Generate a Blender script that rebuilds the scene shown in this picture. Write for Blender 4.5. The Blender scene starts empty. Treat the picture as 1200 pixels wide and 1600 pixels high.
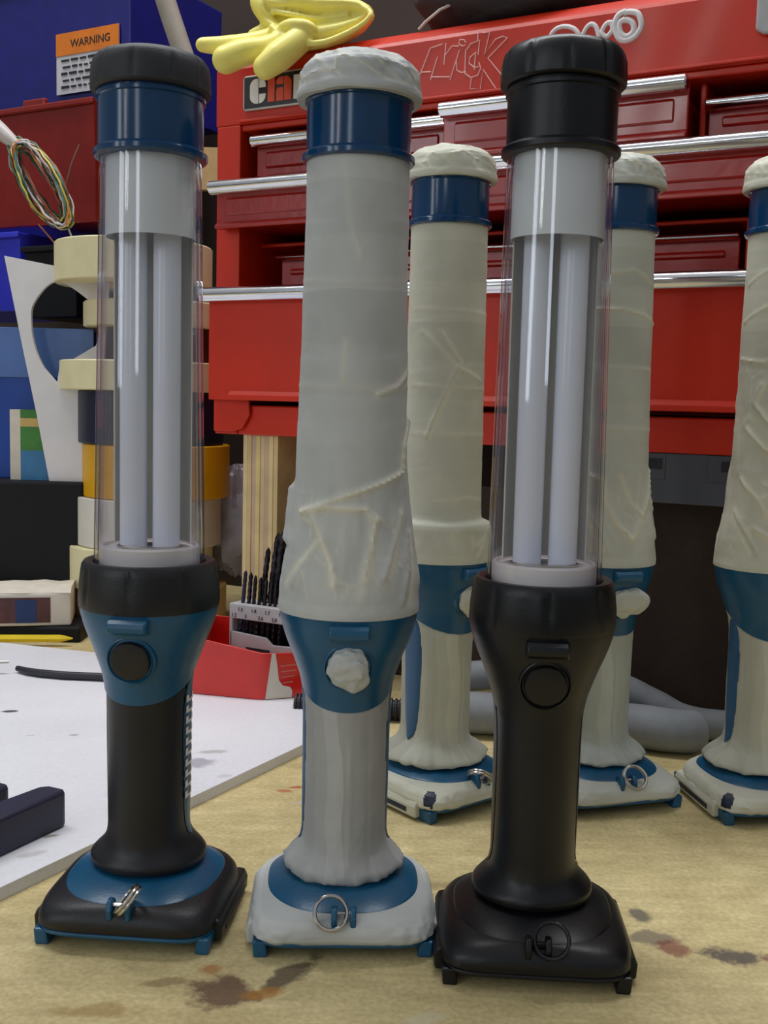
import bpy, bmesh, math, random
from math import sin, cos, pi, radians, sqrt, atan2, exp, floor
from mathutils import Vector, Matrix, noise

S = bpy.context.scene
C = S.collection
R_ = random.Random(7)

# ------------------------------------------------------------------ camera
CAM_H, PITCH, ROLL, FPX = 0.22312, 0.10139, 0.0248, 1680.0
cd = bpy.data.cameras.new('camera'); cam = bpy.data.objects.new('camera', cd); C.objects.link(cam)
cd.sensor_fit = 'VERTICAL'; cd.sensor_height = 24.0; cd.lens = 24.0 * FPX / 1600.0
cd.clip_start = 0.01; cd.clip_end = 50
cam.matrix_world = Matrix.Translation((0, 0, CAM_H)) @ Matrix.Rotation(pi / 2 - PITCH, 4, 'X') @ Matrix.Rotation(ROLL, 4, 'Z')
S.camera = cam

# ------------------------------------------------------------------ world, lights, exposure
S.view_settings.view_transform = 'Standard'; S.view_settings.look = 'None'
S.view_settings.gamma = 1.0; S.view_settings.use_curve_mapping = False
S.view_settings.exposure = -0.14
W = bpy.data.worlds.new('room_light'); S.world = W; W.use_nodes = True
wn = W.node_tree; wn.nodes.clear()
wo = wn.nodes.new('ShaderNodeOutputWorld'); wb = wn.nodes.new('ShaderNodeBackground')
wt = wn.nodes.new('ShaderNodeTexCoord'); ws = wn.nodes.new('ShaderNodeSeparateXYZ'); wr = wn.nodes.new('ShaderNodeValToRGB')
wm = wn.nodes.new('ShaderNodeMapRange')
wn.links.new(wt.outputs['Generated'], ws.inputs[0]); wn.links.new(ws.outputs['Z'], wm.inputs['Value'])
wm.inputs['From Min'].default_value = -1; wm.inputs['From Max'].default_value = 1
wn.links.new(wm.outputs[0], wr.inputs[0])
wr.color_ramp.elements[0].position = 0.36; wr.color_ramp.elements[0].color = (0.06, 0.06, 0.06, 1)
wr.color_ramp.elements[1].position = 0.62; wr.color_ramp.elements[1].color = (0.42, 0.45, 0.50, 1)
e_ = wr.color_ramp.elements.new(0.95); e_.color = (1.0, 1.0, 1.0, 1)
wn.links.new(wr.outputs[0], wb.inputs[0]); wb.inputs[1].default_value = 0.54
wn.links.new(wb.outputs[0], wo.inputs[0])

def area(name, loc, target, sx, sy, power, col=(1, 1, 1)):
    l = bpy.data.lights.new(name, 'AREA'); l.shape = 'RECTANGLE'; l.size = sx; l.size_y = sy; l.energy = power; l.color = col
    o = bpy.data.objects.new(name, l); C.objects.link(o); o.location = loc
    d = Vector(target) - Vector(loc); o.rotation_euler = d.to_track_quat('-Z', 'Y').to_euler()
    return o
def tube_light(name, p0, p1, width, power, col=(1, 1, 1)):
    p0, p1 = Vector(p0), Vector(p1); d = (p1 - p0)
    l = bpy.data.lights.new(name, 'AREA'); l.shape = 'RECTANGLE'; l.size = d.length; l.size_y = width; l.energy = power; l.color = col
    o = bpy.data.objects.new(name, l); C.objects.link(o)
    x = d.normalized(); z = Vector((0, 0, 1)); y = z.cross(x).normalized(); z = x.cross(y)
    m = Matrix((x, y, z)).transposed().to_4x4(); m.translation = (p0 + p1) / 2; o.matrix_world = m
    return o
# fluorescent fitting over the bench, twin row of ceiling tubes behind the photographer, two windows
tube_light('bench_ceiling_light', (-0.9, 0.85, 1.55), (0.9, 0.85, 1.55), 0.25, 25, (0.97, 0.985, 1.0))
tube_light('ceiling_tube_light', (-1.75, -1.35, 1.62), (-5.0, -4.4, 1.62), 0.07, 19, (0.97, 1.0, 1.0))
tube_light('ceiling_tube_light', (-1.60, -1.50, 1.62), (-4.85, -4.55, 1.62), 0.07, 19, (0.97, 1.0, 1.0))
area('window_light', (-3.6, -1.75, 1.15), (0, 0.5, 0.25), 0.45, 1.6, 13, (0.85, 0.93, 1.0))
area('window_light', (-1.45, -3.9, 1.25), (0, 0.5, 0.25), 0.55, 1.6, 11, (0.85, 0.93, 1.0))

# ------------------------------------------------------------------ colour and material helpers
def lin(c):
    return tuple(((v / 255.0) / 12.92 if v / 255.0 <= 0.04045 else ((v / 255.0 + 0.055) / 1.055) ** 2.4) for v in c)
def rgba(c): return (*lin(c), 1)
def nodemat(name):
    m = bpy.data.materials.new(name); m.use_nodes = True; nt = m.node_tree
    return m, nt, nt.nodes['Principled BSDF']
def mat(name, col, rough=0.5, metal=0.0, coat=0.0, var=0.06, vscale=60, bump=0.0, bscale=400, spec=0.5, sss=0.0):
    m, nt, b = nodemat(name)
    b.inputs['Roughness'].default_value = rough; b.inputs['Metallic'].default_value = metal
    b.inputs['Coat Weight'].default_value = coat; b.inputs['Coat Roughness'].default_value = 0.08
    b.inputs['Specular IOR Level'].default_value = spec
    if sss: b.inputs['Subsurface Weight'].default_value = sss; b.inputs['Subsurface Radius'].default_value = (0.004, 0.003, 0.002); b.inputs['Subsurface Scale'].default_value = 1.0
    tc = nt.nodes.new('ShaderNodeTexCoord')
    n = nt.nodes.new('ShaderNodeTexNoise'); n.inputs['Scale'].default_value = vscale; n.inputs['Detail'].default_value = 4
    nt.links.new(tc.outputs['Object'], n.inputs['Vector'])
    r = nt.nodes.new('ShaderNodeMapRange'); r.inputs['From Min'].default_value = 0.3; r.inputs['From Max'].default_value = 0.7
    r.inputs['To Min'].default_value = 1 - var * 2; r.inputs['To Max'].default_value = 1 + var
    nt.links.new(n.outputs['Fac'], r.inputs['Value'])
    mx = nt.nodes.new('ShaderNodeMix'); mx.data_type = 'RGBA'; mx.blend_type = 'MULTIPLY'; mx.inputs[0].default_value = 1
    mx.inputs[6].default_value = rgba(col); nt.links.new(r.outputs[0], mx.inputs[7])
    nt.links.new(mx.outputs[2], b.inputs['Base Color'])
    if bump:
        n2 = nt.nodes.new('ShaderNodeTexNoise'); n2.inputs['Scale'].default_value = bscale; n2.inputs['Detail'].default_value = 3
        nt.links.new(tc.outputs['Object'], n2.inputs['Vector'])
        bp = nt.nodes.new('ShaderNodeBump'); bp.inputs['Strength'].default_value = bump; bp.inputs['Distance'].default_value = 0.001
        nt.links.new(n2.outputs['Fac'], bp.inputs['Height']); nt.links.new(bp.outputs[0], b.inputs['Normal'])
    return m

def tape_mat(name, col, around=False):
    """crepe masking tape: overlapping turns are a little denser where they double"""
    m, nt, b = nodemat(name); b.inputs['Roughness'].default_value = 0.62; b.inputs['Specular IOR Level'].default_value = 0.35
    tc = nt.nodes.new('ShaderNodeTexCoord'); L = nt.links
    n0 = nt.nodes.new('ShaderNodeTexNoise'); n0.inputs['Scale'].default_value = 14; L.new(tc.outputs['Object'], n0.inputs['Vector'])
    sep = nt.nodes.new('ShaderNodeSeparateXYZ'); L.new(tc.outputs['Object'], sep.inputs[0])
    a = nt.nodes.new('ShaderNodeMath'); a.operation = 'MULTIPLY_ADD'; a.inputs[1].default_value = 0.010; L.new(n0.outputs['Fac'], a.inputs[0]); L.new(sep.outputs['Z'], a.inputs[2])
    bnd = nt.nodes.new('ShaderNodeMath'); bnd.operation = 'DIVIDE'; bnd.inputs[1].default_value = 0.021; L.new(a.outputs[0], bnd.inputs[0])
    if around:
        at2 = nt.nodes.new('ShaderNodeMath'); at2.operation = 'ARCTAN2'; L.new(sep.outputs['X'], at2.inputs[0]); L.new(sep.outputs['Y'], at2.inputs[1])
        a.inputs[1].default_value = 0.9; L.new(at2.outputs[0], a.inputs[2]); bnd.inputs[1].default_value = 0.34
    fl = nt.nodes.new('ShaderNodeMath'); fl.operation = 'FLOOR'; L.new(bnd.outputs[0], fl.inputs[0])
    wn_ = nt.nodes.new('ShaderNodeTexWhiteNoise'); wn_.noise_dimensions = '1D'; L.new(fl.outputs[0], wn_.inputs['W'])
    r = nt.nodes.new('ShaderNodeMapRange'); r.inputs['To Min'].default_value = 0.60 if around else 0.86; r.inputs['To Max'].default_value = 1.0; L.new(wn_.outputs['Value'], r.inputs['Value'])
    n = nt.nodes.new('ShaderNodeTexNoise'); n.inputs['Scale'].default_value = 45; n.inputs['Detail'].default_value = 5; L.new(tc.outputs['Object'], n.inputs['Vector'])
    r2 = nt.nodes.new('ShaderNodeMapRange'); r2.inputs['From Min'].default_value = 0.3; r2.inputs['From Max'].default_value = 0.7; r2.inputs['To Min'].default_value = 0.90; r2.inputs['To Max'].default_value = 1.04; L.new(n.outputs['Fac'], r2.inputs['Value'])
    mu = nt.nodes.new('ShaderNodeMath'); mu.operation = 'MULTIPLY'; L.new(r.outputs[0], mu.inputs[0]); L.new(r2.outputs[0], mu.inputs[1])
    mx = nt.nodes.new('ShaderNodeMix'); mx.data_type = 'RGBA'; mx.blend_type = 'MULTIPLY'; mx.inputs[0].default_value = 1
    mx.inputs[6].default_value = rgba(col); L.new(mu.outputs[0], mx.inputs[7])
    at_ = nt.nodes.new('ShaderNodeAttribute'); at_.attribute_name = 'doubled'
    m2 = nt.nodes.new('ShaderNodeMix'); m2.data_type = 'RGBA'; L.new(at_.outputs['Fac'], m2.inputs[0]); L.new(mx.outputs[2], m2.inputs[6]); m2.inputs[7].default_value = rgba((236, 231, 206))
    L.new(m2.outputs[2], b.inputs['Base Color'])
    v = nt.nodes.new('ShaderNodeTexNoise'); v.inputs['Scale'].default_value = 160; v.inputs['Detail'].default_value = 6; v.inputs['Roughness'].default_value = 0.65; L.new(tc.outputs['Object'], v.inputs['Vector'])
    bp = nt.nodes.new('ShaderNodeBump'); bp.inputs['Strength'].default_value = 0.22; bp.inputs['Distance'].default_value = 0.0012
    L.new(v.outputs['Fac'], bp.inputs['Height']); L.new(bp.outputs[0], b.inputs['Normal'])
    return m

def clear_plastic(name):
    m = bpy.data.materials.new(name); m.use_nodes = True; nt = m.node_tree; nt.nodes.clear(); L = nt.links
    o = nt.nodes.new('ShaderNodeOutputMaterial'); tr = nt.nodes.new('ShaderNodeBsdfTransparent'); gl = nt.nodes.new('ShaderNodeBsdfGlossy')
    fw = nt.nodes.new('ShaderNodeLayerWeight'); fw.inputs['Blend'].default_value = 0.5
    pw = nt.nodes.new('ShaderNodeMath'); pw.operation = 'POWER'; pw.inputs[1].default_value = 3.4; L.new(fw.outputs['Facing'], pw.inputs[0])
    fr = nt.nodes.new('ShaderNodeMapRange'); fr.inputs['To Min'].default_value = 0.05; fr.inputs['To Max'].default_value = 0.85; L.new(pw.outputs[0], fr.inputs['Value'])
    lw = nt.nodes.new('ShaderNodeLayerWeight'); lw.inputs['Blend'].default_value = 0.18
    mx = nt.nodes.new('ShaderNodeMix'); mx.data_type = 'RGBA'; mx.inputs[6].default_value = (0.985, 0.988, 0.99, 1); mx.inputs[7].default_value = (0.72, 0.69, 0.78, 1)
    L.new(lw.outputs['Facing'], mx.inputs[0]); L.new(mx.outputs[2], tr.inputs[0])
    gl.inputs['Roughness'].default_value = 0.035; gl.inputs[0].default_value = (0.95, 0.96, 1, 1)
    ms = nt.nodes.new('ShaderNodeMixShader'); L.new(fr.outputs[0], ms.inputs[0]); L.new(tr.outputs[0], ms.inputs[1]); L.new(gl.outputs[0], ms.inputs[2])
    L.new(ms.outputs[0], o.inputs[0]); return m

def stained(name, base, rough, grain, blots, vscale=(25, 180), coat=0.0):
    """a board surface with its own stains: blots = (x, y, rx, ry, angle, colour, strength)"""
    m, nt, b = nodemat(name); L = nt.links; b.inputs['Roughness'].default_value = rough; b.inputs['Coat Weight'].default_value = coat
    b.inputs['Coat Roughness'].default_value = 0.35
    tc = nt.nodes.new('ShaderNodeTexCoord')
    col = None
    def noise_mul(prev, scale, lo, hi, detail=5, stretch=None):
        n = nt.nodes.new('ShaderNodeTexNoise'); n.inputs['Scale'].default_value = scale; n.inputs['Detail'].default_value = detail
        src = tc.outputs['Object']
        if stretch:
            mp = nt.nodes.new('ShaderNodeMapping'); mp.inputs['Scale'].default_value = stretch; L.new(src, mp.inputs[0]); src = mp.outputs[0]
        L.new(src, n.inputs['Vector'])
        r = nt.nodes.new('ShaderNodeValToRGB'); r.color_ramp.elements[0].position = 0.32; r.color_ramp.elements[1].position = 0.68
        r.color_ramp.elements[0].color = (*lo, 1); r.color_ramp.elements[1].color = (*hi, 1)
        L.new(n.outputs['Fac'], r.inputs[0])
        mx = nt.nodes.new('ShaderNodeMix'); mx.data_type = 'RGBA'; mx.blend_type = 'MULTIPLY'; mx.inputs[0].default_value = 1
        if prev is None: mx.inputs[6].default_value = rgba(base)
        else: L.new(prev, mx.inputs[6])
        L.new(r.outputs[0], mx.inputs[7]); return mx.outputs[2]
    for g in grain: col = noise_mul(col, *g)
    wn2 = nt.nodes.new('ShaderNodeTexNoise'); wn2.inputs['Scale'].default_value = 70; wn2.inputs['Detail'].default_value = 6; wn2.inputs['Roughness'].default_value = 0.7
    L.new(tc.outputs['Object'], wn2.inputs['Vector'])
    for (x, y, rx, ry, ang, c, st) in blots:
        mp = nt.nodes.new('ShaderNodeMapping'); mp.vector_type = 'TEXTURE'
        mp.inputs['Location'].default_value = (x, y, 0); mp.inputs['Rotation'].default_value = (0, 0, ang); mp.inputs['Scale'].default_value = (rx, ry, 1.0)
        L.new(tc.outputs['Object'], mp.inputs[0])
        sp = nt.nodes.new('ShaderNodeSeparateXYZ'); L.new(mp.outputs[0], sp.inputs[0])
        cb = nt.nodes.new('ShaderNodeCombineXYZ'); L.new(sp.outputs[0], cb.inputs[0]); L.new(sp.outputs[1], cb.inputs[1])
        ln = nt.nodes.new('ShaderNodeVectorMath'); ln.operation = 'LENGTH'; L.new(cb.outputs[0], ln.inputs[0])
        ad = nt.nodes.new('ShaderNodeMath'); ad.operation = 'MULTIPLY_ADD'; L.new(wn2.outputs['Fac'], ad.inputs[0]); ad.inputs[1].default_value = 2.2; L.new(ln.outputs['Value'], ad.inputs[2])
        mr = nt.nodes.new('ShaderNodeMapRange'); mr.inputs['From Min'].default_value = 1.65; mr.inputs['From Max'].default_value = 2.05; mr.inputs['To Min'].default_value = st; mr.inputs['To Max'].default_value = 0
        L.new(ad.outputs[0], mr.inputs['Value'])
        mx = nt.nodes.new('ShaderNodeMix'); mx.data_type = 'RGBA'; L.new(mr.outputs[0], mx.inputs[0]); L.new(col, mx.inputs[6]); mx.inputs[7].default_value = rgba(c); col = mx.outputs[2]
    L.new(col, b.inputs['Base Color'])
    return m

M = {}
M['blue'] = mat('teal blue plastic', (18, 84, 120), 0.32, var=0.05, bump=0.08, bscale=900)
M['blue_gloss'] = mat('glossy blue band', (14, 62, 104), 0.16, var=0.04)
M['black'] = mat('black rubber', (18, 18, 23), 0.42, var=0.05, bump=0.12, bscale=1200)
M['cap_black'] = mat('matt black cap rubber', (40, 41, 46), 0.58, var=0.05, bump=0.15, bscale=1200)
M['paint_black'] = mat('satin black paint', (11, 12, 17), 0.38, var=0.05, bump=0.06, bscale=700, spec=0.4)
M['strip'] = mat('slate blue insert', (44, 92, 132), 0.45)
M['slot'] = mat('dark slot', (22, 34, 58), 0.5)
M['white_plastic'] = mat('white plastic', (240, 233, 230), 0.4, var=0.02)
M['frost'] = mat('frosted sleeve', (232, 236, 236), 0.35, var=0.03, vscale=30)
M['phosphor'] = mat('white fluorescent tube glass', (232, 236, 248), 0.22, var=0.01)
M['reflector'] = mat('satin white reflector', (226, 224, 214), 0.5, metal=0.0, var=0.03)
M['steel'] = mat('steel', (200, 196, 190), 0.22, metal=1.0)
M['chrome'] = mat('chrome', (226, 228, 232), 0.16, metal=1.0, var=0.03, vscale=90)
M['tape_front'] = tape_mat('masking tape', (200, 203, 201))  # row light put into tape colour: greyer copy for the dimmer front row
M['tape_rear'] = tape_mat('masking tape lit', (214, 214, 196))  # same tape, stronger rear-row light painted in as a creamier tone
M['tape_cool'] = tape_mat('masking tape pale', (206, 209, 198))
M['tape_front_grip'] = tape_mat('masking tape strips', (188, 189, 188), True)
M['tape_rear_grip'] = tape_mat('masking tape lit strips', (211, 211, 193), True)
M['tape_cool_grip'] = tape_mat('masking tape pale strips', (200, 206, 198), True)
M['clear'] = clear_plastic('clear tube plastic')
M['red'] = mat('red chest paint', (204, 44, 14), 0.4, coat=0.06, spec=0.35, var=0.05, vscale=20, bump=0.10, bscale=150)
M['red_dark'] = mat('red drawer paint', (166, 30, 20), 0.28, coat=0.3, var=0.06, vscale=20, bump=0.25, bscale=110)
M['red_case'] = mat('red case paint', (206, 30, 18), 0.3, coat=0.3, var=0.05)
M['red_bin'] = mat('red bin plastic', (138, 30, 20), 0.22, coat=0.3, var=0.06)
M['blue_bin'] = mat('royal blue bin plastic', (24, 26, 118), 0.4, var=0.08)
M['bright_bin'] = mat('bright blue bin plastic', (50, 56, 206), 0.4, var=0.06)
M['badge'] = mat('badge black', (28, 24, 24), 0.35)
M['badge_rim'] = mat('badge rim', (190, 185, 175), 0.35, metal=0.4)
M['badge_white'] = mat('badge letter white', (226, 224, 214), 0.45)
M['badge_orange'] = mat('badge letter orange', (222, 78, 40), 0.45)
M['scratch'] = mat('scratched paint', (255, 214, 204), 0.7)
M['white_paint'] = mat('white paint marker', (236, 232, 232), 0.5)
M['yellow_rubber'] = mat('yellow rubber glove', (246, 234, 124), 0.42, var=0.05, vscale=40, sss=0.25)
M['foam'] = mat('white foam board', (222, 220, 220), 0.6, var=0.02)
M['cream_roll'] = mat('cream tape roll', (226, 216, 172), 0.6, var=0.03)
M['white_roll'] = mat('white tape roll', (216, 210, 198), 0.6, var=0.03)
M['tan_roll'] = mat('tan tape roll', (196, 156, 92), 0.45, var=0.06)
M['yellow_roll'] = mat('yellow tape roll', (222, 164, 12), 0.4, var=0.04)
M['navy_roll'] = mat('navy tape roll', (22, 26, 50), 0.4)
M['brown_roll'] = mat('brown tape roll', (70, 46, 30), 0.4)
M['card'] = mat('cardboard', (190, 160, 112), 0.8, var=0.06)
M['dark_case'] = mat('black plastic case', (10, 10, 14), 0.6, spec=0.3)
M['tray'] = mat('translucent blue plastic', (40, 76, 160), 0.25, var=0.12, vscale=12)
M['tray_light'] = mat('pale blue tray rim', (84, 116, 176), 0.3, var=0.08, vscale=20)
M['grey_plastic'] = mat('light grey plastic', (186, 184, 186), 0.45)
M['ink'] = mat('black ink', (30, 30, 34), 0.6)
M['drill'] = mat('dark drill steel', (52, 48, 54), 0.28, metal=0.85)
M['drill_fade'] = mat('bluish drill steel', (60, 56, 84), 0.35, metal=0.6)
M['paper'] = mat('paper', (214, 206, 190), 0.8, var=0.05)
M['navy_block'] = mat('navy plastic', (30, 32, 58), 0.5, var=0.08)
M['cable'] = mat('dark cable sheath', (34, 32, 40), 0.45)
M['pencil'] = mat('yellow pencil paint', (232, 204, 30), 0.4)
M['purple'] = mat('violet blue plastic', (40, 30, 170), 0.3)
M['hose'] = mat('grey hose', (132, 136, 140), 0.7, var=0.08, vscale=60, bump=0.2, bscale=300)
M['rib'] = mat('ribbed black hose', (40, 38, 42), 0.5)
M['cloth'] = mat('dark grey cloth', (58, 60, 62), 0.9, var=0.12, vscale=80, bump=0.4, bscale=250)
M['brown_board'] = stained('brown hardboard', (54, 40, 32), 0.8, [(40, (0.75, 0.75, 0.75), (1.1, 1.08, 1.05)), (220, (0.8, 0.8, 0.8), (1.15, 1.1, 1.05))], [])
M['rail'] = mat('grey steel rail', (74, 78, 88), 0.5, var=0.08)
M['beige_pipe'] = mat('grey beige pipe', (158, 152, 140), 0.6)
M['orange_label'] = mat('orange sticker band', (228, 124, 20), 0.5)
M['white_label'] = mat('white sticker', (206, 204, 210), 0.5)
M['bag'] = mat('grey plastic bag', (150, 148, 158), 0.35, var=0.1)
M['green_book'] = mat('green book print', (64, 128, 52), 0.4, var=0.15, vscale=60)
M['teal_book'] = mat('blue book print', (58, 122, 168), 0.4, var=0.1)
M['gold_book'] = mat('tan book print', (206, 170, 100), 0.4)
M['carton_print'] = mat('carton print', (92, 54, 54), 0.5, var=0.25, vscale=60)
M['carton_blue'] = mat('carton blue print', (28, 52, 104), 0.5)
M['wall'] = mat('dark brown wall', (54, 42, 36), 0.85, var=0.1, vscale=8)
M['floor'] = mat('grey floor', (90, 88, 84), 0.8)
M['leg_wood'] = mat('bench timber', (150, 120, 80), 0.7)

# ------------------------------------------------------------------ mesh helpers (millimetres in, metres out)
def sm(a, b, t):
    t = max(0.0, min(1.0, (t - a) / (b - a))); return t * t * (3 - 2 * t)
def itp(pts, x):
    if x <= pts[0][0]: return pts[0][1]
    for (a, va), (b, vb) in zip(pts, pts[1:]):
        if x <= b: return va + (vb - va) * (x - a) / (b - a)
    return pts[-1][1]
class MB:
    def __init__(s): s.v = []; s.f = []; s.m = []
    def add(s, vs, fs, mi=0):
        n = len(s.v); s.v += [tuple(v) for v in vs]; s.f += [tuple(i + n for i in f) for f in fs]; s.m += [mi] * len(fs); return s
    def box(s, x0, x1, y0, y1, z0, z1, mi=0, mtx=None):
        vs = [Vector((x, y, z)) for z in (z0, z1) for y in (y0, y1) for x in (x0, x1)]
        if mtx: vs = [mtx @ v for v in vs]
        return s.add(vs, [(0, 2, 3, 1), (4, 5, 7, 6), (0, 1, 5, 4), (1, 3, 7, 5), (3, 2, 6, 7), (2, 0, 4, 6)], mi)
    def loft(s, rings, cap0=True, cap1=True, mi=0, closed=True):
        n = len(rings[0]); vs = [p for r in rings for p in r]; fs = []
        for i in range(len(rings) - 1):
            for j in range(n if closed else n - 1):
                k = (j + 1) % n; fs.append((i * n + j, i * n + k, (i + 1) * n + k, (i + 1) * n + j))
        if cap0: fs.append(tuple(reversed(range(n))))
        if cap1: fs.append(tuple((len(rings) - 1) * n + j for j in range(n)))
        return s.add(vs, fs, mi)
    def lathe(s, prof, seg=64, fn=None, cap0=True, cap1=True, mi=0, cx=0, cy=0):
        """prof: (z, r) bottom to top; fn(phi, z, r) -> r ; phi = 0 faces -Y"""
        rings = []
        for p in prof:
            z, r = p[0], p[1]; ring = []
            for j in range(seg):
                a = 2 * pi * j / seg; rr = fn(a, z, r) if fn else r
                ring.append((cx + rr * sin(a), cy - rr * cos(a), z))
            rings.append(ring)
        # phi runs clockwise seen from above with this convention, so flip for outward normals
        rings = [list(reversed(r)) for r in rings]
        rings = [[r[-1]] + r[:-1] for r in rings]
        s.loft([r[::-1][::-1] for r in rings], cap0, cap1, mi); return s
    def tube(s, path, r, seg=10, closed=False, mi=0, caps=True):
        P = [Vector(p) for p in path]; n = len(P); rr = r if isinstance(r, (list, tuple)) else [r] * n
        T = []
        for i in range(n):
            a = P[i - 1] if (i > 0 or closed) else P[0]; b = P[(i + 1) % n] if (i < n - 1 or closed) else P[-1]
            d = (b - a); T.append(d.normalized() if d.length > 1e-9 else Vector((0, 0, 1)))
        up = Vector((0, 0, 1)) if abs(T[0].z) < 0.9 else Vector((1, 0, 0))
        nrm = (up - T[0] * up.dot(T[0])).normalized(); rings = []
        for i in range(n):
            nrm = (nrm - T[i] * nrm.dot(T[i])).normalized(); bn = T[i].cross(nrm)
            rings.append([P[i] + (nrm * cos(2 * pi * j / seg) + bn * sin(2 * pi * j / seg)) * rr[i] for j in range(seg)])
        if closed: rings.append(rings[0])
        return s.loft(rings, caps and not closed, caps and not closed, mi)
    def prism(s, poly, y0, y1, mi=0, plane='xz'):
        """extrude a 2D outline along y (plane xz) or z (plane xy)"""
        n = len(poly)
        if plane == 'xz': a = [(x, y0, z) for x, z in poly]; b = [(x, y1, z) for x, z in poly]
        else: a = [(x, y, y0) for x, y in poly]; b = [(x, y, y1) for x, y in poly]
        fs = [(j, (j + 1) % n, n + (j + 1) % n, n + j) for j in range(n)] + [tuple(reversed(range(n))), tuple(range(n, 2 * n))]
        return s.add(a + b, fs, mi)
    def ball(s, c, rx, ry, rz, seg=20, rows=12, mi=0, fn=None):
        c = Vector(c); rings = []
        for i in range(rows + 1):
            t = -pi / 2 + pi * (i + 0.02) / (rows + 0.04)
            ring = []
            for j in range(seg):
                a = 2 * pi * j / seg; d = Vector((cos(t) * cos(a), cos(t) * sin(a), sin(t)))
                k = fn(d) if fn else 1; ring.append(c + Vector((d.x * rx * k, d.y * ry * k, d.z * rz * k)))
            rings.append(ring)
        return s.loft(rings, True, True, mi)
    def build(s, name, mats, parent=None, smooth=35, bevel=0.0, sub=0, loc=None):
        me = bpy.data.meshes.new(name); k = 0.001
        me.from_pydata([(x * k, y * k, z * k) for x, y, z in s.v], [], s.f)
        for m in (mats if isinstance(mats, (list, tuple)) else [mats]): me.materials.append(m)
        for p, mi in zip(me.polygons, s.m): p.material_index = mi
        bm = bmesh.new(); bm.from_mesh(me); bmesh.ops.recalc_face_normals(bm, faces=bm.faces); bm.to_mesh(me); bm.free()
        if smooth:
            for p in me.polygons: p.use_smooth = True
            me.set_sharp_from_angle(angle=radians(smooth))
        o = bpy.data.objects.new(name, me); C.objects.link(o)
        if parent is not None: o.parent = parent
        if loc: o.location = loc
        if bevel:
            b = o.modifiers.new('bevel', 'BEVEL'); b.width = bevel * 0.001; b.segments = 2; b.limit_method = 'ANGLE'; b.angle_limit = radians(40)
        if sub: d = o.modifiers.new('sub', 'SUBSURF'); d.levels = sub; d.render_levels = sub
        return o
def tag(o, label=None, cat=None, group=None, kind=None):
    if label: o['label'] = label
    if cat: o['category'] = cat
    if group: o['group'] = group
    if kind: o['kind'] = kind
    return o
def empty(name, loc, rz=0.0, label=None, cat=None, group=None):
    o = bpy.data.objects.new(name, None); C.objects.link(o); o.location = loc; o.rotation_euler = (0, 0, rz); o.empty_display_size = 0.02
    return tag(o, label, cat, group)
def text_mb(s, size, depth, bold=0.0, mi=0, mtx=None, align='LEFT'):
    cu = bpy.data.curves.new('lettering', 'FONT'); cu.body = s; cu.size = size; cu.extrude = depth / 2; cu.offset = bold; cu.align_x = align; cu.resolution_u = 3
    o = bpy.data.objects.new('lettering', cu); C.objects.link(o); bpy.context.view_layer.update()
    me = o.to_mesh(); mb = MB(); m = mtx or Matrix.Identity(4)
    mb.add([m @ v.co for v in me.vertices], [tuple(p.vertices) for p in me.polygons], mi)
    o.to_mesh_clear(); C.objects.unlink(o); bpy.data.objects.remove(o); bpy.data.curves.remove(cu)
    return mb
STAND = Matrix.Rotation(pi / 2, 4, 'X')     # lettering stood up, facing -Y
def at(px, py, Y):
    """point of the room at depth Y seen along one line of sight"""
    a, b = px - 600, py - 800; c, s = cos(ROLL), sin(ROLL); u = (a * c + b * s) / FPX; v = -(-a * s + b * c) / FPX
    c, s = cos(PITCH), sin(PITCH); d = Vector((u, c + v * s, -s + v * c))
    return Vector((0, 0, CAM_H)) + d * (Y / d.y)
def mm(v): return Vector(v) * 1000

# ------------------------------------------------------------------ setting
CH = Vector((-0.1432, 0.900, 0.1941)); YAW = radians(-28)
def wallpt(t, d): return CH + Vector((cos(YAW), sin(YAW), 0)) * t + Vector((-sin(YAW), cos(YAW), 0)) * d
f = MB(); f.box(-2500, 2500, -4800, 3000, -930, -900); tag(f.build('floor', M['floor'], smooth=0), kind='structure')
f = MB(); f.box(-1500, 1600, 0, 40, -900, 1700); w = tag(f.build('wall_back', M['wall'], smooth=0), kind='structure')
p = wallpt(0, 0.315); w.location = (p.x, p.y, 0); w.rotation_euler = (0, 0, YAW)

BENCH_BLOTS = [
    (-0.056, 0.386, 0.016, 0.014, 0.3, (96, 66, 52), 0.85), (-0.064, 0.402, 0.006, 0.005, 0, (170, 104, 44), 0.7),
    (-0.034, 0.397, 0.022, 0.006, 0.95, (74, 56, 48), 0.8), (-0.041, 0.386, 0.010, 0.005, 0.3, (176, 120, 40), 0.7),
    (-0.080, 0.392, 0.012, 0.004, 0.2, (120, 96, 60), 0.6), (0.118, 0.4565, 0.006, 0.009, 0.2, (86, 84, 80), 0.8),
    (0.119, 0.4365, 0.013, 0.008, 0.2, (104, 96, 86), 0.75), (0.1255, 0.4275, 0.008, 0.008, 0.2, (122, 60, 52), 0.75),
    (0.146, 0.4225, 0.014, 0.008, -0.2, (70, 62, 66), 0.85), (0.17, 0.420, 0.012, 0.006, -0.2, (110, 70, 60), 0.7),
    (-0.0529, 0.5977, 0.006, 0.003, -0.2, (176, 92, 66), 0.8), (-0.047, 0.604, 0.006, 0.003, 0.2, (168, 78, 60), 0.85),
    (-0.043, 0.580, 0.007, 0.003, 0.3, (190, 186, 178), 0.8), (0.030, 0.481, 0.014, 0.006, 0.2, (140, 124, 84), 0.7),
    (-0.10, 0.372, 0.02, 0.006, 0.1, (150, 118, 60), 0.6), (0.02, 0.372, 0.012, 0.004, 0.4, (206, 196, 168), 0.6), (0.20, 0.46, 0.012, 0.004, 0.4, (120, 104, 74), 0.6),
]
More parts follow.
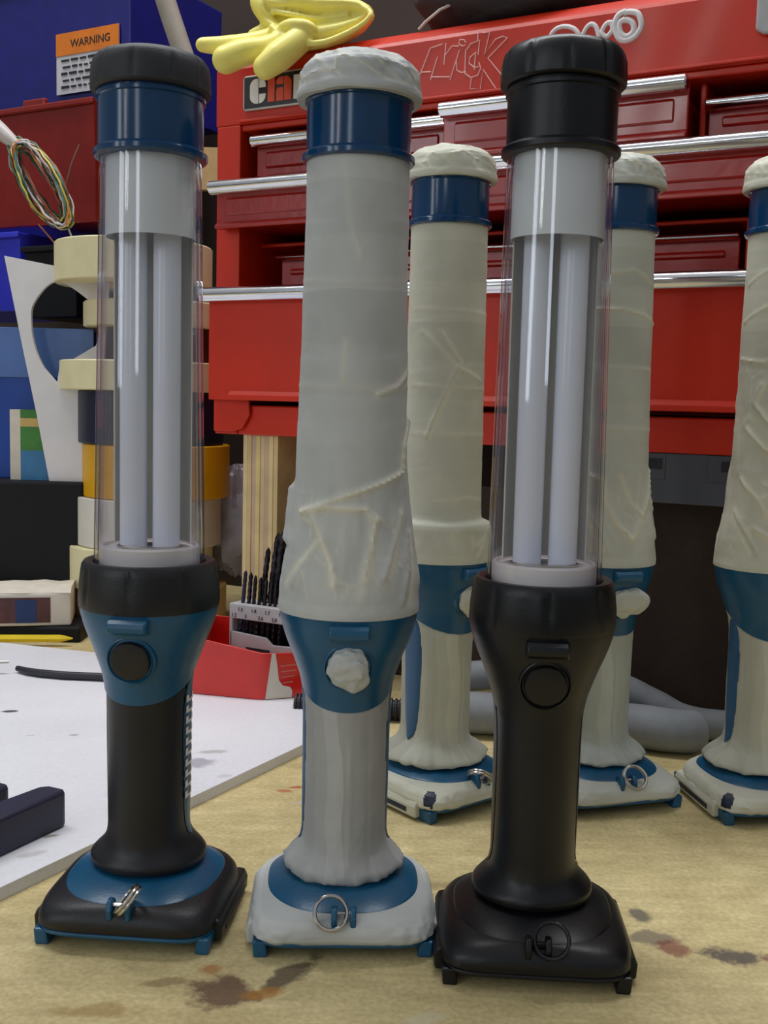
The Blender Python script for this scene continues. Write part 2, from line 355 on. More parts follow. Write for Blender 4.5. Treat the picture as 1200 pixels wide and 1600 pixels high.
M['bench'] = stained('worn bench board', (218, 202, 152), 0.55,
    [(9, (0.78, 0.76, 0.70), (1.04, 1.04, 1.06)), (60, (0.86, 0.85, 0.82), (1.05, 1.05, 1.06)), (420, (0.84, 0.83, 0.80), (1.10, 1.10, 1.10)), (30, (0.88, 0.86, 0.82), (1.05, 1.05, 1.05), 6, (1.0, 5.0, 1.0))], BENCH_BLOTS)
b = empty('workbench', (0, 0.7, 0), 0, 'tan wooden workbench with a stained, paint-spotted top', 'workbench')
def local_board(name, m, parent, poly, z0, z1, off, bevel=0.0):
    mb = MB(); mb.prism([(x * 1000, y * 1000) for x, y in poly], z0, z1, plane='xy'); o = mb.build(name, m, None, smooth=0, bevel=bevel)
    if parent is not None: o.parent = parent; o.location = off
    return o
wl, wr_ = wallpt(-1.3, 0.310), wallpt(1.0, 0.310)
local_board('bench_top', M['bench'], b, [(-1.25, 0.06), (1.0, 0.06), (1.0, wallpt((1.0 + 0.1432) / cos(YAW), 0.31).y + 0.143), (wl.x, wl.y)], -32, 0, (0, -0.7, 0))
for x, y in ((-1.1, 0.12), (0.9, 0.12), (0.9, 0.5), (-1.0, 1.2)):
    MB().box(x * 1000 - 35, x * 1000 + 35, y * 1000 - 35, y * 1000 + 35, -900, -32).build('leg', M['leg_wood'], b, smooth=0, bevel=2, loc=(0, -0.7, 0))

# ------------------------------------------------------------------ tool chest
def build_chest():
    r = empty('tool_chest', CH, YAW, 'red steel tool chest with chrome drawer pulls raised on wood behind the work lights', 'tool chest')
    Wd, D = 595, 265
    red, rd = M['red'], M['red_dark']
    b = MB()
    b.box(0, 23, 0, D, 0, 248); b.box(Wd - 23, Wd, 0, D, 0, 248); b.box(23, Wd - 23, D - 6, D, 0, 248)
    b.box(23, Wd - 23, 1, D - 6, 0, 24); b.box(23, Wd - 23, 2, D - 6, 243, 248)
    b.box(23, Wd - 23, 30, D - 6, 196, 200); b.box(23, Wd - 23, 30, D - 6, 155, 158); b.box(23, Wd - 23, 12, D - 6, 114, 117)
    b.box(383, 387, 14, D - 6, 200, 243); b.box(416, 420, 20, D - 6, 117, 155)
    b.build('body', red, r, smooth=0, bevel=1.2)
    # corner plates at the foot of the chest
    for s in (0, 1):
        pl = [(1, 2), (1, 36), (24, 37), (36, 30), (37, 16), (30, 5), (20, 2)]
        if s: pl = [(Wd - x, z) for x, z in pl][::-1]
        MB().prism(pl, -3, 0).build('corner_plate', red, r, smooth=0, bevel=1)
    # lid: upright front band, creased top edge, flat top
    sec = [(0, 248), (0, 291), (1.5, 294), (9, 301), (12, 302.5), (D, 302.5), (D, 248)]
    l = MB(); l.loft([[(x, y, z) for y, z in sec] for x in (-1, Wd + 1)]); l.build('lid', red, r, smooth=20, bevel=0.8)
    MB().box(23, Wd - 23, -2.5, 0, 248.5, 251).build('lid_lip', red, r, smooth=0, bevel=0.8)
    # drawers
    def front(x0, x1, z0, z1, y, mat_, lip=True, emb=True, depth=150):
        mb = MB(); mb.box(x0, x1, y, y + 3, z0, z1)
        if lip: mb.loft([[(x, y, z0 + 6), (x, y - 4, z0 + 3), (x, y - 4, z0), (x, y + 3, z0)] for x in (x0, x1)])
        if emb:
            e = 9; mb.loft([[(x, y, z0 + e + 1), (x, y, z1 - e), (x, y - 1.6, z1 - e - 2.5), (x, y - 1.6, z0 + e + 3)] for x in (x0 + e, x1 - e)])
        mb.box(x0 + 4, x0 + 6, y + 3, y + depth, z0 + 2, z1 - 6); mb.box(x1 - 6, x1 - 4, y + 3, y + depth, z0 + 2, z1 - 6); mb.box(x0 + 4, x1 - 4, y + 3, y + depth, z0 + 2, z0 + 4)
        return mb.build('drawer', mat_, r, smooth=25, bevel=0.8)
    def pull(dr, x0, x1, y, z, hz, hy):
        sec = []
        for k in range(18):
            a = 2 * pi * k / 18; ry, rz = cos(a), sin(a); g = 1 - 0.16 * exp(-((a - 3.75) / 0.2) ** 2)
            sec.append((y + ry * hy * g, z + rz * hz * g))
        mb = MB(); mb.loft([[(x, y + (yy - y) * s, z + (zz - z) * s) for yy, zz in sec] for x, s in ((x0, .8), (x0 + 1, 1), (x1 - 1, 1), (x1, .8))])
        mb.build('pull', M['chrome'], dr, smooth=40)
    d = front(34, 205, 203, 236, 8, rd); pull(d, 33, 205, 3, 234, 5, 6)
    d = front(208, 381, 203, 238, -10, rd); pull(d, 207.5, 381, -15, 236.5, 5.4, 6)
    d = front(389, 561, 203, 230, 14, rd); pull(d, 388, 561, 9, 227.5, 4, 5)
    d = front(7, Wd - 7, 165, 199, -8, rd, depth=200); pull(d, 4, Wd - 4, -13, 197, 5.6, 7)
    d = front(50, 412, 120, 145, 22, rd, lip=False, depth=120); pull(d, 48, 412, 18, 144, 2.2, 4)
    d = front(424, 561, 120, 145, 22, rd, lip=False, depth=120); pull(d, 424, 561, 18, 144, 2.2, 4)
    d = front(0, Wd, 28, 113, -9, red, lip=False, emb=False, depth=220)
    MB().loft([[(x, -9, 36), (x, -13, 32), (x, -13, 28), (x, -7, 28)] for x in (22, Wd - 22)]).build('lower_lip', red, d, smooth=25, bevel=0.6)
    pull(d, -4, Wd + 4, -14, 112.5, 6, 7)
    # maker's badge with block letters
    bd = MB(); bd.prism([(27, 259), (29, 257), (142, 257), (144, 259), (144, 282), (142, 284), (29, 284), (27, 282)], -2.5, 0)
    bo = bd.build('badge', M['badge_rim'], r, smooth=0, bevel=0.6)
    MB().box(28.6, 142.4, -3.0, -2.4, 258.6, 282.4).build('badge_face', M['badge'], bo, smooth=0)
    xs = 34.5
    def block(polys, mi_):
        mb = MB()
        for pl in polys: mb.prism([(xs + x, 261.5 + z) for x, z in pl], -3.6, -2.9)
        mb.build('letter', M['badge_white'] if mi_ else M['badge_orange'], bo, smooth=0)
    arc = lambda cx, cz, rr, a0, a1, n=7: [(cx + rr * cos(radians(a0 + (a1 - a0) * i / n)), cz + rr * sin(radians(a0 + (a1 - a0) * i / n))) for i in range(n + 1)]
    block([[(0, 6)] + arc(6, 6, 6, 180, 270)[1:] + [(8, 0), (8, 19)] + arc(6, 13, 6, 90, 180), [(8.8, 0)] + arc(9, 6, 6, 270, 350)[0:] + [(15, 7), (8.8, 7)], [(8.8, 19), (8.8, 12), (15, 12), (15, 13)] + arc(9, 13, 6, 10, 90)], 1); xs += 17
    block([[(0, 0), (6.5, 0), (6.5, 22), (0, 22)]], 0); xs += 8
    block([[(0, 0), (6.6, 0), (6.6, 10), (1.5, 10), (0, 8.5)], [(0, 12.5), (6.6, 12.5), (6.6, 18), (2.5, 18), (0, 15.5)], [(7.3, 0), (14, 0), (14, 14.5), (10.5, 18), (7.3, 18)]], 0); xs += 16
    block([[(0, 0), (7, 0), (7, 18), (0, 18)], [(7.8, 12), (14, 12), (14, 18), (7.8, 18)]], 1); xs += 16
    block([[(0, 0), (6.5, 0), (6.5, 22), (0, 22)], [(7.2, 9), (11, 9), (16, 18), (11, 18), (7.2, 12)], [(7.2, 9), (11, 9), (16, 0), (11, 0), (7.2, 6)]], 0); xs += 18
    block([[(0, 5)] + arc(6, 6, 6, 190, 270)[1:] + [(15, 0), (15, 5), (8, 5), (8, 7.5), (15, 7.5), (15, 13)] + arc(8, 12, 6, 10, 180)[0:]], 1)
    # scratched name and white paint loops on the lid
    MICK = [[(183.2, 267.9), (191.0, 285.5), (200.5, 287.2)], [(184.2, 269.5), (191.8, 268.9)], [(197.0, 278.8), (191.7, 263.0)], [(203.5, 287.4), (202.3, 272.5)], [(202.8, 278.9), (208.3, 284.8), (213.7, 284.1)], [(192.0, 265.3), (207.0, 263.6)], [(207.4, 261.2), (214.1, 281.1), (219.1, 281.0), (219.0, 264.6)], [(212.0, 274.8), (212.6, 267.7), (215.7, 265.6), (220.0, 265.6)], [(219.0, 285.7), (217.6, 288.0), (214.2, 288.4), (213.6, 285.8), (216.4, 283.7), (218.7, 284.3)], [(219.0, 264.6), (223.8, 261.1), (229.1, 262.2), (231.2, 266.7), (229.7, 270.9)], [(219.8, 280.9), (223.0, 284.6), (229.8, 286.1), (228.9, 276.3)], [(228.3, 290.9), (228.2, 285.7)], [(227.2, 278.3), (222.7, 275.3), (222.1, 271.3), (226.2, 267.8), (229.5, 268.0)], [(226.9, 277.7), (226.3, 266.1)], [(231.9, 290.8), (237.2, 290.6), (233.8, 275.7), (241.9, 285.1), (247.0, 286.4), (250.9, 285.0), (236.5, 273.0), (247.0, 260.7)], [(224.2, 260.4), (223.4, 253.5), (231.4, 252.3), (233.2, 265.5), (243.2, 251.6)]]
    LOOPS = [[(283.3, 280.0), (283.2, 283.1), (287.2, 286.4), (293.1, 286.8), (299.0, 284.5), (302.4, 280.6), (302.6, 277.5)], [(304.7, 276.4), (305.4, 279.4), (308.0, 284.0), (311.2, 285.9), (314.5, 283.5), (316.4, 277.9), (316.7, 274.9)], [(325.7, 285.0), (321.7, 284.8), (318.8, 279.9), (322.1, 276.4), (325.9, 280.5), (324.5, 285.5)], [(334.9, 291.0), (329.5, 289.0), (327.0, 282.6), (330.2, 274.6), (335.1, 272.1), (341.3, 273.9), (345.3, 280.1), (342.9, 287.8), (337.4, 290.1), (333.4, 289.9)], [(334.4, 286.0), (330.6, 283.6), (331.7, 277.4), (335.7, 274.6), (340.0, 277.1), (339.7, 282.3), (336.0, 285.1), (333.7, 285.0)]]
    mb = MB()
    for st in MICK: mb.tube([(x, -0.25, z) for x, z in st], 0.42, 6)
    tag(mb.build('scratched_writing', M['scratch'], r), 'name scratched into the red paint')
    def cat(st, n=6):
        out = []
        for i in range(len(st) - 1):
            p0 = Vector(st[max(i - 1, 0)]); p1 = Vector(st[i]); p2 = Vector(st[i + 1]); p3 = Vector(st[min(i + 2, len(st) - 1)])
            for k in range(n):
                t = k / n; out.append(0.5 * ((2 * p1) + (p2 - p0) * t + (2 * p0 - 5 * p1 + 4 * p2 - p3) * t * t + (3 * p1 - p0 - 3 * p2 + p3) * t ** 3))
        return out + [Vector(st[-1])]
    mb = MB()
    for i, st in enumerate(LOOPS): mb.tube([(q.x, -0.2, q.y) for q in cat(st)], 2.0 if i > 2 else 1.6, 8)
    tag(mb.build('paint_loops', M['white_paint'], r), 'loops drawn in white paint marker')
    return r
build_chest()

# supports below the chest
def chest_frame(name, label, cat): return empty(name, (CH.x, CH.y, 0), YAW, label, cat)
pb = chest_frame('plywood_support', 'stack of pale plywood strips on end under the left corner of the red chest', 'wood block')
for k in range(8):
    mb = MB(); mb.box(25 + k * 4.3, 25 + k * 4.3 + 4.15, 6 + R_.random() * 1.0, 90, 0, 194)
    mb.build('plywood_strip', mat('plywood strip', (226 - (k % 3) * 10, 202 - (k % 3) * 13, 150 - (k % 2) * 16), 0.7, var=0.08, vscale=50), pb, smooth=0, bevel=0.3)
mb = MB(); mb.box(520, 580, 12, 90, 0, 160); o = mb.build('wood_block', M['leg_wood'], None, smooth=0, bevel=1)
o.location = (CH.x, CH.y, 0); o.rotation_euler = (0, 0, YAW); tag(o, 'wooden block under the steel rail at the right end of the red chest', 'wood block')
rr = chest_frame('steel_rail', 'grey slotted steel rail under the bottom edge of the red chest', 'rail')
mb = MB(); mb.box(330, 590, 3, 6, 160, 194); mb.box(330, 590, 6, 40, 160, 163); mb.build('angle', M['rail'], rr, smooth=0, bevel=0.6)
for k in range(4):
    mb = MB(); mb.box(363 + k * 50 - 10, 363 + k * 50 + 12, 2.4, 3, 176, 193.5); s_ = mb.build('slot_plate', M['rail'], rr, smooth=0, bevel=0.4)
    MB().box(363 + k * 50 - 1, 363 + k * 50 + 10, 2.0, 2.6, 183, 190).build('slot', M['ink'], s_, smooth=0)
mb = MB(); mb.box(74, 515, 46, 58, 0, 160); o = mb.build('back_board', M['brown_board'], None, smooth=0)
o.location = (CH.x, CH.y, 0); o.rotation_euler = (0, 0, YAW); tag(o, 'dark brown hardboard panel standing under the red chest', 'board')

# ------------------------------------------------------------------ work lights
RX = [(23.4, 22.5), (24.2, 24.6), (26.5, 25), (28.2, 23.8), (30.5, 21.4), (33, 19.2), (36, 17.7), (40, 17.1), (60, 17.2), (90, 17.4), (98, 17.6), (103, 18.1), (108, 19.2), (113, 21), (118, 22.8), (123, 25), (128, 27.1), (133, 28.8), (138, 29.4)]
RF = [(23.4, 22), (24.2, 23.6), (26.5, 24.0), (28.2, 23.3), (30.5, 22), (33, 21), (36, 20.5), (40, 20.3), (60, 20.6), (90, 21.2), (98, 21.6), (103, 22.1), (108, 22.9), (113, 24), (118, 25.3), (123, 26.7), (128, 28), (133, 29), (138, 29.4)]
def body_r(phi, z, grow=0.0):
    a, c = itp(RX, z) + grow, itp(RF, z) + grow
    return a * c / sqrt((c * sin(phi)) ** 2 + (a * cos(phi)) ** 2)
def zb(phi): return 96.5 + 14 * (1 - cos(phi)) * 0.5 * 2 * (0.62 if abs(((phi + pi) % (2 * pi)) - pi) < pi / 2 else 0.72)
def outline(a, bf, bb, n=72, ef=3.2, eb=2.6):
    pts = []
    for k in range(n):
        t = 2 * pi * k / n; c, s = cos(t), sin(t); b, e = (bf, ef) if s < 0 else (bb, eb)
        pts.append((a * math.copysign(abs(c) ** (2 / e), c), b * math.copysign(abs(s) ** (2 / e), s)))
    return pts
def nz(x, y, z, s, seed=0): return noise.noise(Vector((x * s + seed * 13.7, y * s + seed * 5.1, z * s - seed * 3.3)))
def seg_d(p, a, b):
    ax, az = a; bx, bz = b; px, pz = p; dx, dz = bx - ax, bz - az; L2 = dx * dx + dz * dz + 1e-9
    t = max(0, min(1, ((px - ax) * dx + (pz - az) * dz) / L2)); return sqrt((px - ax - t * dx) ** 2 + (pz - az - t * dz) ** 2)

def folds(u, v, cell, seed, sharp=0.07):
    """crossing fold lines of crumpled tape, 1 on a fold"""
    d, _p = noise.voronoi(Vector((u / cell + seed * 7.3, v / cell - seed * 3.1, seed * 1.7)))
    return exp(-(d[1] - d[0]) / sharp), d[0]
def mark_doubled(o, fn):
    a = o.data.attributes.new('doubled', 'FLOAT', 'POINT')
    for i, v in enumerate(o.data.vertices):
        x, y, z = v.co * 1000; a.data[i].value = max(0.0, min(1.0, fn(atan2(x, -y), z, sqrt(x * x + y * y))))
def taped_lathe(prof, seed, seg, rows, ridges=(), amp=0.5, ns=0.05, fine=0.18, squash=None):
    z0, z1 = prof[0][0], prof[-1][0]; mb = MB()
    zs = [z0 + (z1 - z0) * i / rows for i in range(rows + 1)]
    def fn(phi, z, r):
        ph = ((phi + pi) % (2 * pi)) - pi; x, y = r * sin(phi), -r * cos(phi)
        d = amp * nz(x, y, z, ns, seed) + fine * nz(x, y, z, 0.22, seed + 3)
        for (pts, h, w, sgn) in ridges:
            if sgn: h, w = h * 1.35, w * 0.85
            s = ph * r
            dd = min(seg_d((s, z), pts[i], pts[i + 1]) for i in range(len(pts) - 1))
            if dd < 4 * w: d += h * exp(-dd / w) if sgn else h * exp(-(dd / w) ** 2)
        if squash: d += squash(ph, z, r)
        return r + d
    return mb, [(z, itp(prof, z)) for z in zs], fn

def work_light(x, y, yaw, style, seed, label, ring=None, tape=None, wrinkles=(), stepped=False, skirt=0.0):
    r = empty('work_light', (x, y, 0), yaw, label, 'work light', 'work lights standing on the bench')
    masked = tape is not None
    allblack = style == 'black'
    K = M['paint_black'] if allblack else M['black']
    B = M['paint_black'] if allblack else M['blue']
    BG = M['paint_black'] if allblack else M['blue_gloss']
    sd = seed
    # ---- foot
    for s in (-1, 1):
        mb = MB()
        mb.loft([[(s * a, yy, z) for a, z in ((30.2, 0.0), (36.0, 0.0), (36.6, 6.8), (31.2, 6.8))] for yy in (-38.5, 30)])
        mb.build('rail', B, r, smooth=0, bevel=0.8)
    o1 = outline(37.0, 41.6, 32, 96, 6.5, 3.0); mb = MB(); mb.loft([[(a, b_, z) for a, b_ in o1] for z in (5.4, 7.4)]); mb.build('base_tray', B, r, smooth=40, bevel=0.7)
    shell_m = tape if masked else K
    SEC = [(6.8, 36.6, 40.8, 32, 6), (8.5, 38, 42.4, 33, 6), (11.5, 38, 42.6, 33.2, 5.5), (14.2, 37.2, 41.6, 32.4, 5), (16.2, 35.6, 40, 31.2, 4.2), (17.6, 33.6, 38.2, 29.6, 3.2), (18.2, 32, 36.6, 28, 2.8), (20.2, 27, 29, 24, 2.5), (21.0, 20, 20, 18, 2.2)]
    if masked:
        dn = []
        for A_, B_ in zip(SEC, SEC[1:]):
            kk = 3 if A_[0] < 16.5 else 1
            dn += [tuple(A_[q] + (B_[q] - A_[q]) * t / kk for q in range(5)) for t in range(kk)]
        SEC = dn + [SEC[-1]]
    rings = []
    for z, a, bf, bb, ef in SEC:
        ring_ = []
        for px, py in outline(a, bf, bb, 160 if masked else 120, ef, 2.8):
            d = (0.7 * nz(px, py, z, 0.16, sd) + 0.5 * nz(px, py, z, 0.45, sd)) if masked else 0
            dz = 0.5 * nz(px, py, z, 0.2, sd + 9) if masked and 8 < z < 20 else 0
            q = 1 + (d + (0.7 if masked else 0)) / 40 * (1 - sm(15.5, 17.6, z)); dz *= 1 - sm(14, 17, z)
            if masked:
                fk, fd = folds(px + z, py - z, 15, sd + 31, 0.06); q += (0.5 * fk - 0.6 * fd + .2) / 40 * sm(7.5, 9, z) * (1 - sm(14.5, 17, z))
            ring_.append((px * q, py * q, z + dz))
        rings.append(ring_)
    mb = MB(); mb.loft(rings)
    if masked and style in ('A', 'C'):
        for i, fc in enumerate(mb.f):
            cx_ = sum(mb.v[k][0] for k in fc) / len(fc); cy_ = sum(mb.v[k][1] for k in fc) / len(fc); cz_ = sum(mb.v[k][2] for k in fc) / len(fc)
            if len(fc) == 4 and (cx_ + 34.0) ** 2 / 8 + (cy_ + 35.5) ** 2 / 9 < 1.3 and cz_ > 9: mb.m[i] = 1
    o = mb.build('base_shell', [shell_m, M['slot']], r, smooth=50)
    if masked: o['label'] = 'base rim covered in masking tape'
    for s in (-1, 1):
        mb = MB()
        mb.loft([[(s * a, yy, z) for a, z in ((35, 1.6), (39.4, 1.6), (39.8, 7.6), (38.6, 10.6), (35, 11.4))] for yy in (-30, -28, 18, 21)])
        so = mb.build('side_panel', shell_m, r, smooth=0, bevel=1.0)
        MB().box(min(s * 39.0, s * 40.0), max(s * 39.0, s * 40.0), -23, 14, 3.6, 6.4).build('slot', M['slot'], so, smooth=0, bevel=0.3)
    TOP = [(16.9, 32.6, 37.4, 29, 2.6), (18.2, 32.4, 37.2, 28.8, 2.6), (18.9, 31.4, 36, 27.8, 2.6), (21.0, 27, 29.5, 24.5, 2.4), (23.0, 21, 21, 20, 2.1), (23.6, 12, 12, 12, 2)]
    mb = MB(); mb.loft([[(a_, b_, z) for a_, b_ in outline(a, bf, bb, 72, e, 2.5)] for z, a, bf, bb, e in TOP]); mb.build('base_top', B, r, smooth=50)
    # ---- split ring and its lugs
    mb = MB()
    for s in (-1, 1): mb.loft([[(s * a, yy, z) for yy, z in ((-42, 13.5), (-35.5, 16), (-35.5, 20.2), (-38, 22.0), (-41.2, 21.4), (-42.8, 18))] for a in (2.6, 5.0)])
    lug = mb.build('ring_lug', B, r, smooth=30, bevel=0.6)
    MB().tube([(-4, -39.4, 19.4), (4, -39.4, 19.4)], 0.8, 8).build('pin', K if allblack else M['steel'], lug)
    u, v, off = ring
    u = Vector(u).normalized(); v = Vector(v); v = (v - u * v.dot(u)).normalized(); n_ = u.cross(v); mb = MB()
    for kk in (-0.75, 0.75):
        mb.tube([Vector((0, -39.8, 19.4)) + Vector(off) + n_ * kk + (u * cos(t) + v * sin(t)) * 6.5 for t in [2 * pi * i / 40 for i in range(40)]], 0.8, 8, closed=True)
    mb.build('key_ring', K if allblack else M['steel'], r)
    # ---- grip
    if masked:
        prof = [(z, rr_) for z, rr_ in ((23.2, 26 + skirt), (25, 25.2 + skirt), (27.5, 23.6 + skirt * 0.7), (31, 21.4 + skirt * .3), (35, 19.2), (40, 18.2), (60, 17.9), (90, 18.0), (100, 18.5), (108, 19.4), (118, 23), (126, 26))]
        mb = MB(); rings = []
        seg, rows = 128, 60
        for i in range(rows + 1):
            z = 23.2 + (126 - 23.2) * (i / rows) ** 1.25; ring_ = []
            for j in range(seg):
                ph = -2 * pi * j / seg
                base = body_r(ph, z, 0.75) + skirt * max(0, 1 - (z - 23) / 10.0) ** 1.6
                xx, yy = base * sin(ph), -base * cos(ph)
                lo = max(0, 1 - (z - 23) / 14)
                d = 0.35 * nz(xx, yy, z * 0.25, 0.12, sd) + 0.16 * nz(xx, yy, z, 0.35, sd + 2) + lo * (0.9 * nz(xx * 1.4, yy * 1.4, z * .3, 0.2, sd + 4) + 0.7 * abs(nz(xx, yy, z * .2, 0.42, sd + 5)))
                d += 0.22 * (1 if sin(ph * 9 + sd) > 0.2 else 0)
                for s in (-1, 1):
                    dph = ((ph - s * (pi / 2 + 0.04) + pi) % (2 * pi)) - pi; t_ = (z - 33) / 72
                    if 0 < t_ < 1:
                        hw = 0.40 * (max(0.0, 1 - (2 * t_ - 1) ** 4) ** 0.5) * (0.75 + 0.25 * min(1, t_ * 1.6))
                        if abs(dph) < hw: d = -0.5
                fk, fd = folds(ph * 22, z * 0.45, 6.0, sd + 21, 0.09); d += (0.8 * fk - 0.9 * fd + 0.3) * sm(44, 30, z)
                if z > zb(ph) + 1.5: d = -2.4
                zz = z + (1 - min(1, (z - 23.2) / 5)) * 1.3 * nz(xx, yy, 0, 0.12, sd + 6)
                base += d; ring_.append((base * sin(ph), -base * cos(ph), zz))
            rings.append(ring_)
        mb.loft(rings); tag(mb.build('grip_tape', M[{'T': 'tape_front', 'B': 'tape_cool'}.get(style, 'tape_rear') + '_grip'], r, smooth=60), 'masking tape wrapped around the grip')
    else:
        rings = []
        for i in range(50):
            z = 23.4 + (127 - 23.4) * (i / 49) ** 1.5
            rings.append([(body_r(ph, z, 0 if z < 100 else -0.8) * sin(ph), -body_r(ph, z, 0 if z < 100 else -0.8) * cos(ph), z) for ph in [-2 * pi * j / 72 for j in range(72)]])
        mb = MB(); mb.loft(rings); mb.build('grip', K, r, smooth=50)
    # side inserts: long ovals let into both flanks of the grip
    for s in (-1, 1):
        rings = []; nn = 40
        for i in range(nn + 1):
            t = i / nn; z = 34 + 72 * t; hw = 0.40 * (max(0.0, 1 - (2 * t - 1) ** 4) ** 0.5) * (0.75 + 0.25 * min(1, t * 1.6)) + 0.004
            ring_ = []
            for j in range(13):
                w_ = -1 + 2 * j / 12; ph = s * (pi / 2 + 0.04) + w_ * hw; rr_ = body_r(ph, z, (1.35 if masked else 0.45) * (1 - 0.5 * abs(w_) ** 4))
                ring_.append((rr_ * sin(ph), -rr_ * cos(ph), z))
            rings.append(ring_)
        mb = MB(); mb.loft(rings, False, False, closed=False)
        si = mb.build('side_insert', (K if allblack else (M['strip'] if masked else M['blue'])), r, smooth=60)
        if style == 'plain' and s == 1:
            tb = MB()
            for q in range(10):
                z = 94 - q * 4.7
                for ph0, ph1, za, zc in ((1.28, 1.80, 0, 1.2), (1.28, 1.42, 1.2, 3.1), (1.66, 1.80, 1.2, 3.1)):
                    g = [[(body_r(ph, zz, 0.75) * sin(ph), -body_r(ph, zz, 0.75) * cos(ph), zz) for ph in (ph0, (ph0 + ph1) / 2, ph1)] for zz in (z + za, z + zc)]
                    tb.loft(g, False, False, closed=False)
            tb.build('lettering', M['white_plastic'], si, smooth=0)
    # ---- housing cup
    rings = []; nr = 26
    for i in range(nr + 1):
        ring_ = []
        for j in range(96):
            ph = -2 * pi * j / 96; zlo = zb(ph); z = 138.5 + (zlo - 138.5) * i / nr
            g = 1.25 if masked else 0.55
            rr_ = body_r(ph, z, g * sm(138, 120, z)); ring_.append((rr_ * sin(ph), -rr_ * cos(ph), z))
        rings.append(ring_)
    ring_ = []
    for j in range(96):
        ph = -2 * pi * j / 96; rr_ = body_r(ph, zb(ph), -1.5); ring_.append((rr_ * sin(ph), -rr_ * cos(ph), zb(ph)))
    rings.append(ring_)
    mb = MB(); mb.loft(rings, True, True); mb.build('housing', B, r, smooth=50)
    # hook mount, a short ridge under the collar
    mb = MB(); mb.loft([[(xx, -yy * k, z) for yy, z in ((24, 134.5), (31.2, 134), (32.8, 132.8), (33.3, 131), (32.8, 129.2), (31.4, 128.0), (24, 127))] for xx, k in ((-8.3, .96), (-7.8, 1), (7.8, 1), (8.3, .96))])
    mb.build('hook_mount', B, r, smooth=30, bevel=0.5)
    # ---- switch button, on the front of the neck
    tilt = Matrix.Translation((0, -25.4, 116.5)) @ Matrix.Rotation(radians(9), 4, 'X')
    def disc(prof, mi=0, seg=40, mbx=None, fn=None):
        mbx = mbx or MB(); rings = []
        for dpt, rr_ in prof: rings.append([tilt @ Vector((rr_ * cos(t), -dpt, rr_ * sin(t))) for t in [2 * pi * k / seg for k in range(seg)]])
        mbx.loft(rings, True, True, mi); return mbx
    disc([(-4, 10.4), (0.6, 10.2), (1.0, 9.6), (0.2, 8.9)]).build('button_bezel', B, r, smooth=40)
    if not masked:
        disc([(-3, 8.3), (1.6, 8.3), (2.3, 7.8), (2.5, 6.5), (2.6, 2)]).build('switch_button', K, r, smooth=40)
    else:
        spike = (lambda d: 0.9 * max(0, d.dot(Vector((0.93, -0.25, 0.1)))) ** 4) if style == 'B' else (lambda d: 0.25 * max(0, d.dot(Vector((0.5, -0.3, -0.75)).normalized())) ** 5)
        mb = MB(); mb.ball((0, 0, 0), 8.6, 5.2, 8.8, 44, 30, fn=lambda d: 1 + 0.16 * nz(d.x, d.y, d.z, 2.1, sd) - 0.16 * abs(nz(d.x, d.y, d.z, 1.6, sd + 1)) + 0.22 * max(0, nz(d.x, d.y, d.z, 3.2, sd + 2)) * max(0, -d.y) + spike(d))
        mb.v = [tilt @ Vector((a, b_ - 1.6, c)) for a, b_, c in mb.v]
        tag(mb.build('button_tape', tape, r, smooth=28), 'crumpled masking tape over the switch button')
    # ---- head
    def flute(n_, depth, width, zlo, zhi):
        def fn(phi, z, rr_):
            k = (phi * n_ / (2 * pi)) % 1.0; k = min(k, 1 - k) * 2 * pi / n_
            return rr_ - depth * exp(-(k / width) ** 2) * sm(zlo - 1.2, zlo, z) * (1 - sm(zhi, zhi + 1.5, z))
        return fn
    band = [(319.3, 20), (319.5, 22.6), (320.2, 23.1), (322, 23.1), (322.8, 22.2), (323.4, 21.3), (342.2, 21.3), (342.6, 22.1), (344.0, 22.2), (344.4, 21.5), (346, 21.4)]
    mb = MB(); mb.lathe(band, 80); mb.build('head_band', BG, r, smooth=30)
    if not masked:
        mb = MB(); mb.lathe([(134.6, 27.6), (135.2, 29.4), (137, 29.7), (143, 29.5), (150, 28.7), (153, 28.2), (154.4, 27.2), (154.7, 25.5), (154.0, 23.6), (150, 23.4)], 160, flute(8, 0.9, 0.05, 139, 151))
        mb.build('collar', K, r, smooth=40)
        mb = MB(); mb.lathe([(345, 20.5), (345.4, 23.4), (346.2, 24.2), (349, 24.3), (354, 24.0), (357, 23.2), (359, 21.6), (360, 19), (360.2, 12), (360.2, 4)], 160, flute(10, 0.8, 0.045, 348.5, 356.5))
        mb.build('cap', M['paint_black'] if allblack else M['cap_black'], r, smooth=40)
        rt = lambda z: 23.1 + (20.6 - 23.1) * (z - 154) / (320 - 154)
        zz = [152.5 + (320.5 - 152.5) * i / 30 for i in range(31)]
        mb = MB(); mb.lathe([(z, rt(z)) for z in zz], 72, cap0=False, cap1=False); mb.lathe([(z, rt(z) - 1.5) for z in zz], 72, cap0=False, cap1=False)
        mb.build('clear_tube', M['clear'], r, smooth=60)
        mb = MB(); mb.lathe([(150, 21), (160.2, 21), (160.9, 20.4), (161, 19.4), (159.6, 18.8), (159.2, 10), (159.2, 1)], 72); so = mb.build('tube_socket', M['white_plastic'], r, smooth=35)
        mb = MB(); mb.tube([(13.5 * cos(t), 8.2 * sin(t), 159.9) for t in [2 * pi * k / 48 for k in range(48)]], 0.7, 6, closed=True); mb.build('socket_ring', M['steel'], so)
        for s in (-1, 1):
            mb = MB(); mb.lathe([(159, 5.6), (160, 5.75), (299, 5.75), (302, 5.2), (304, 3.5), (304.6, 1.5)], 32, cx=s * 7.1)
            mb.build('fluorescent_tube', M['phosphor'], r, smooth=40)
        mb = MB(); rs = []
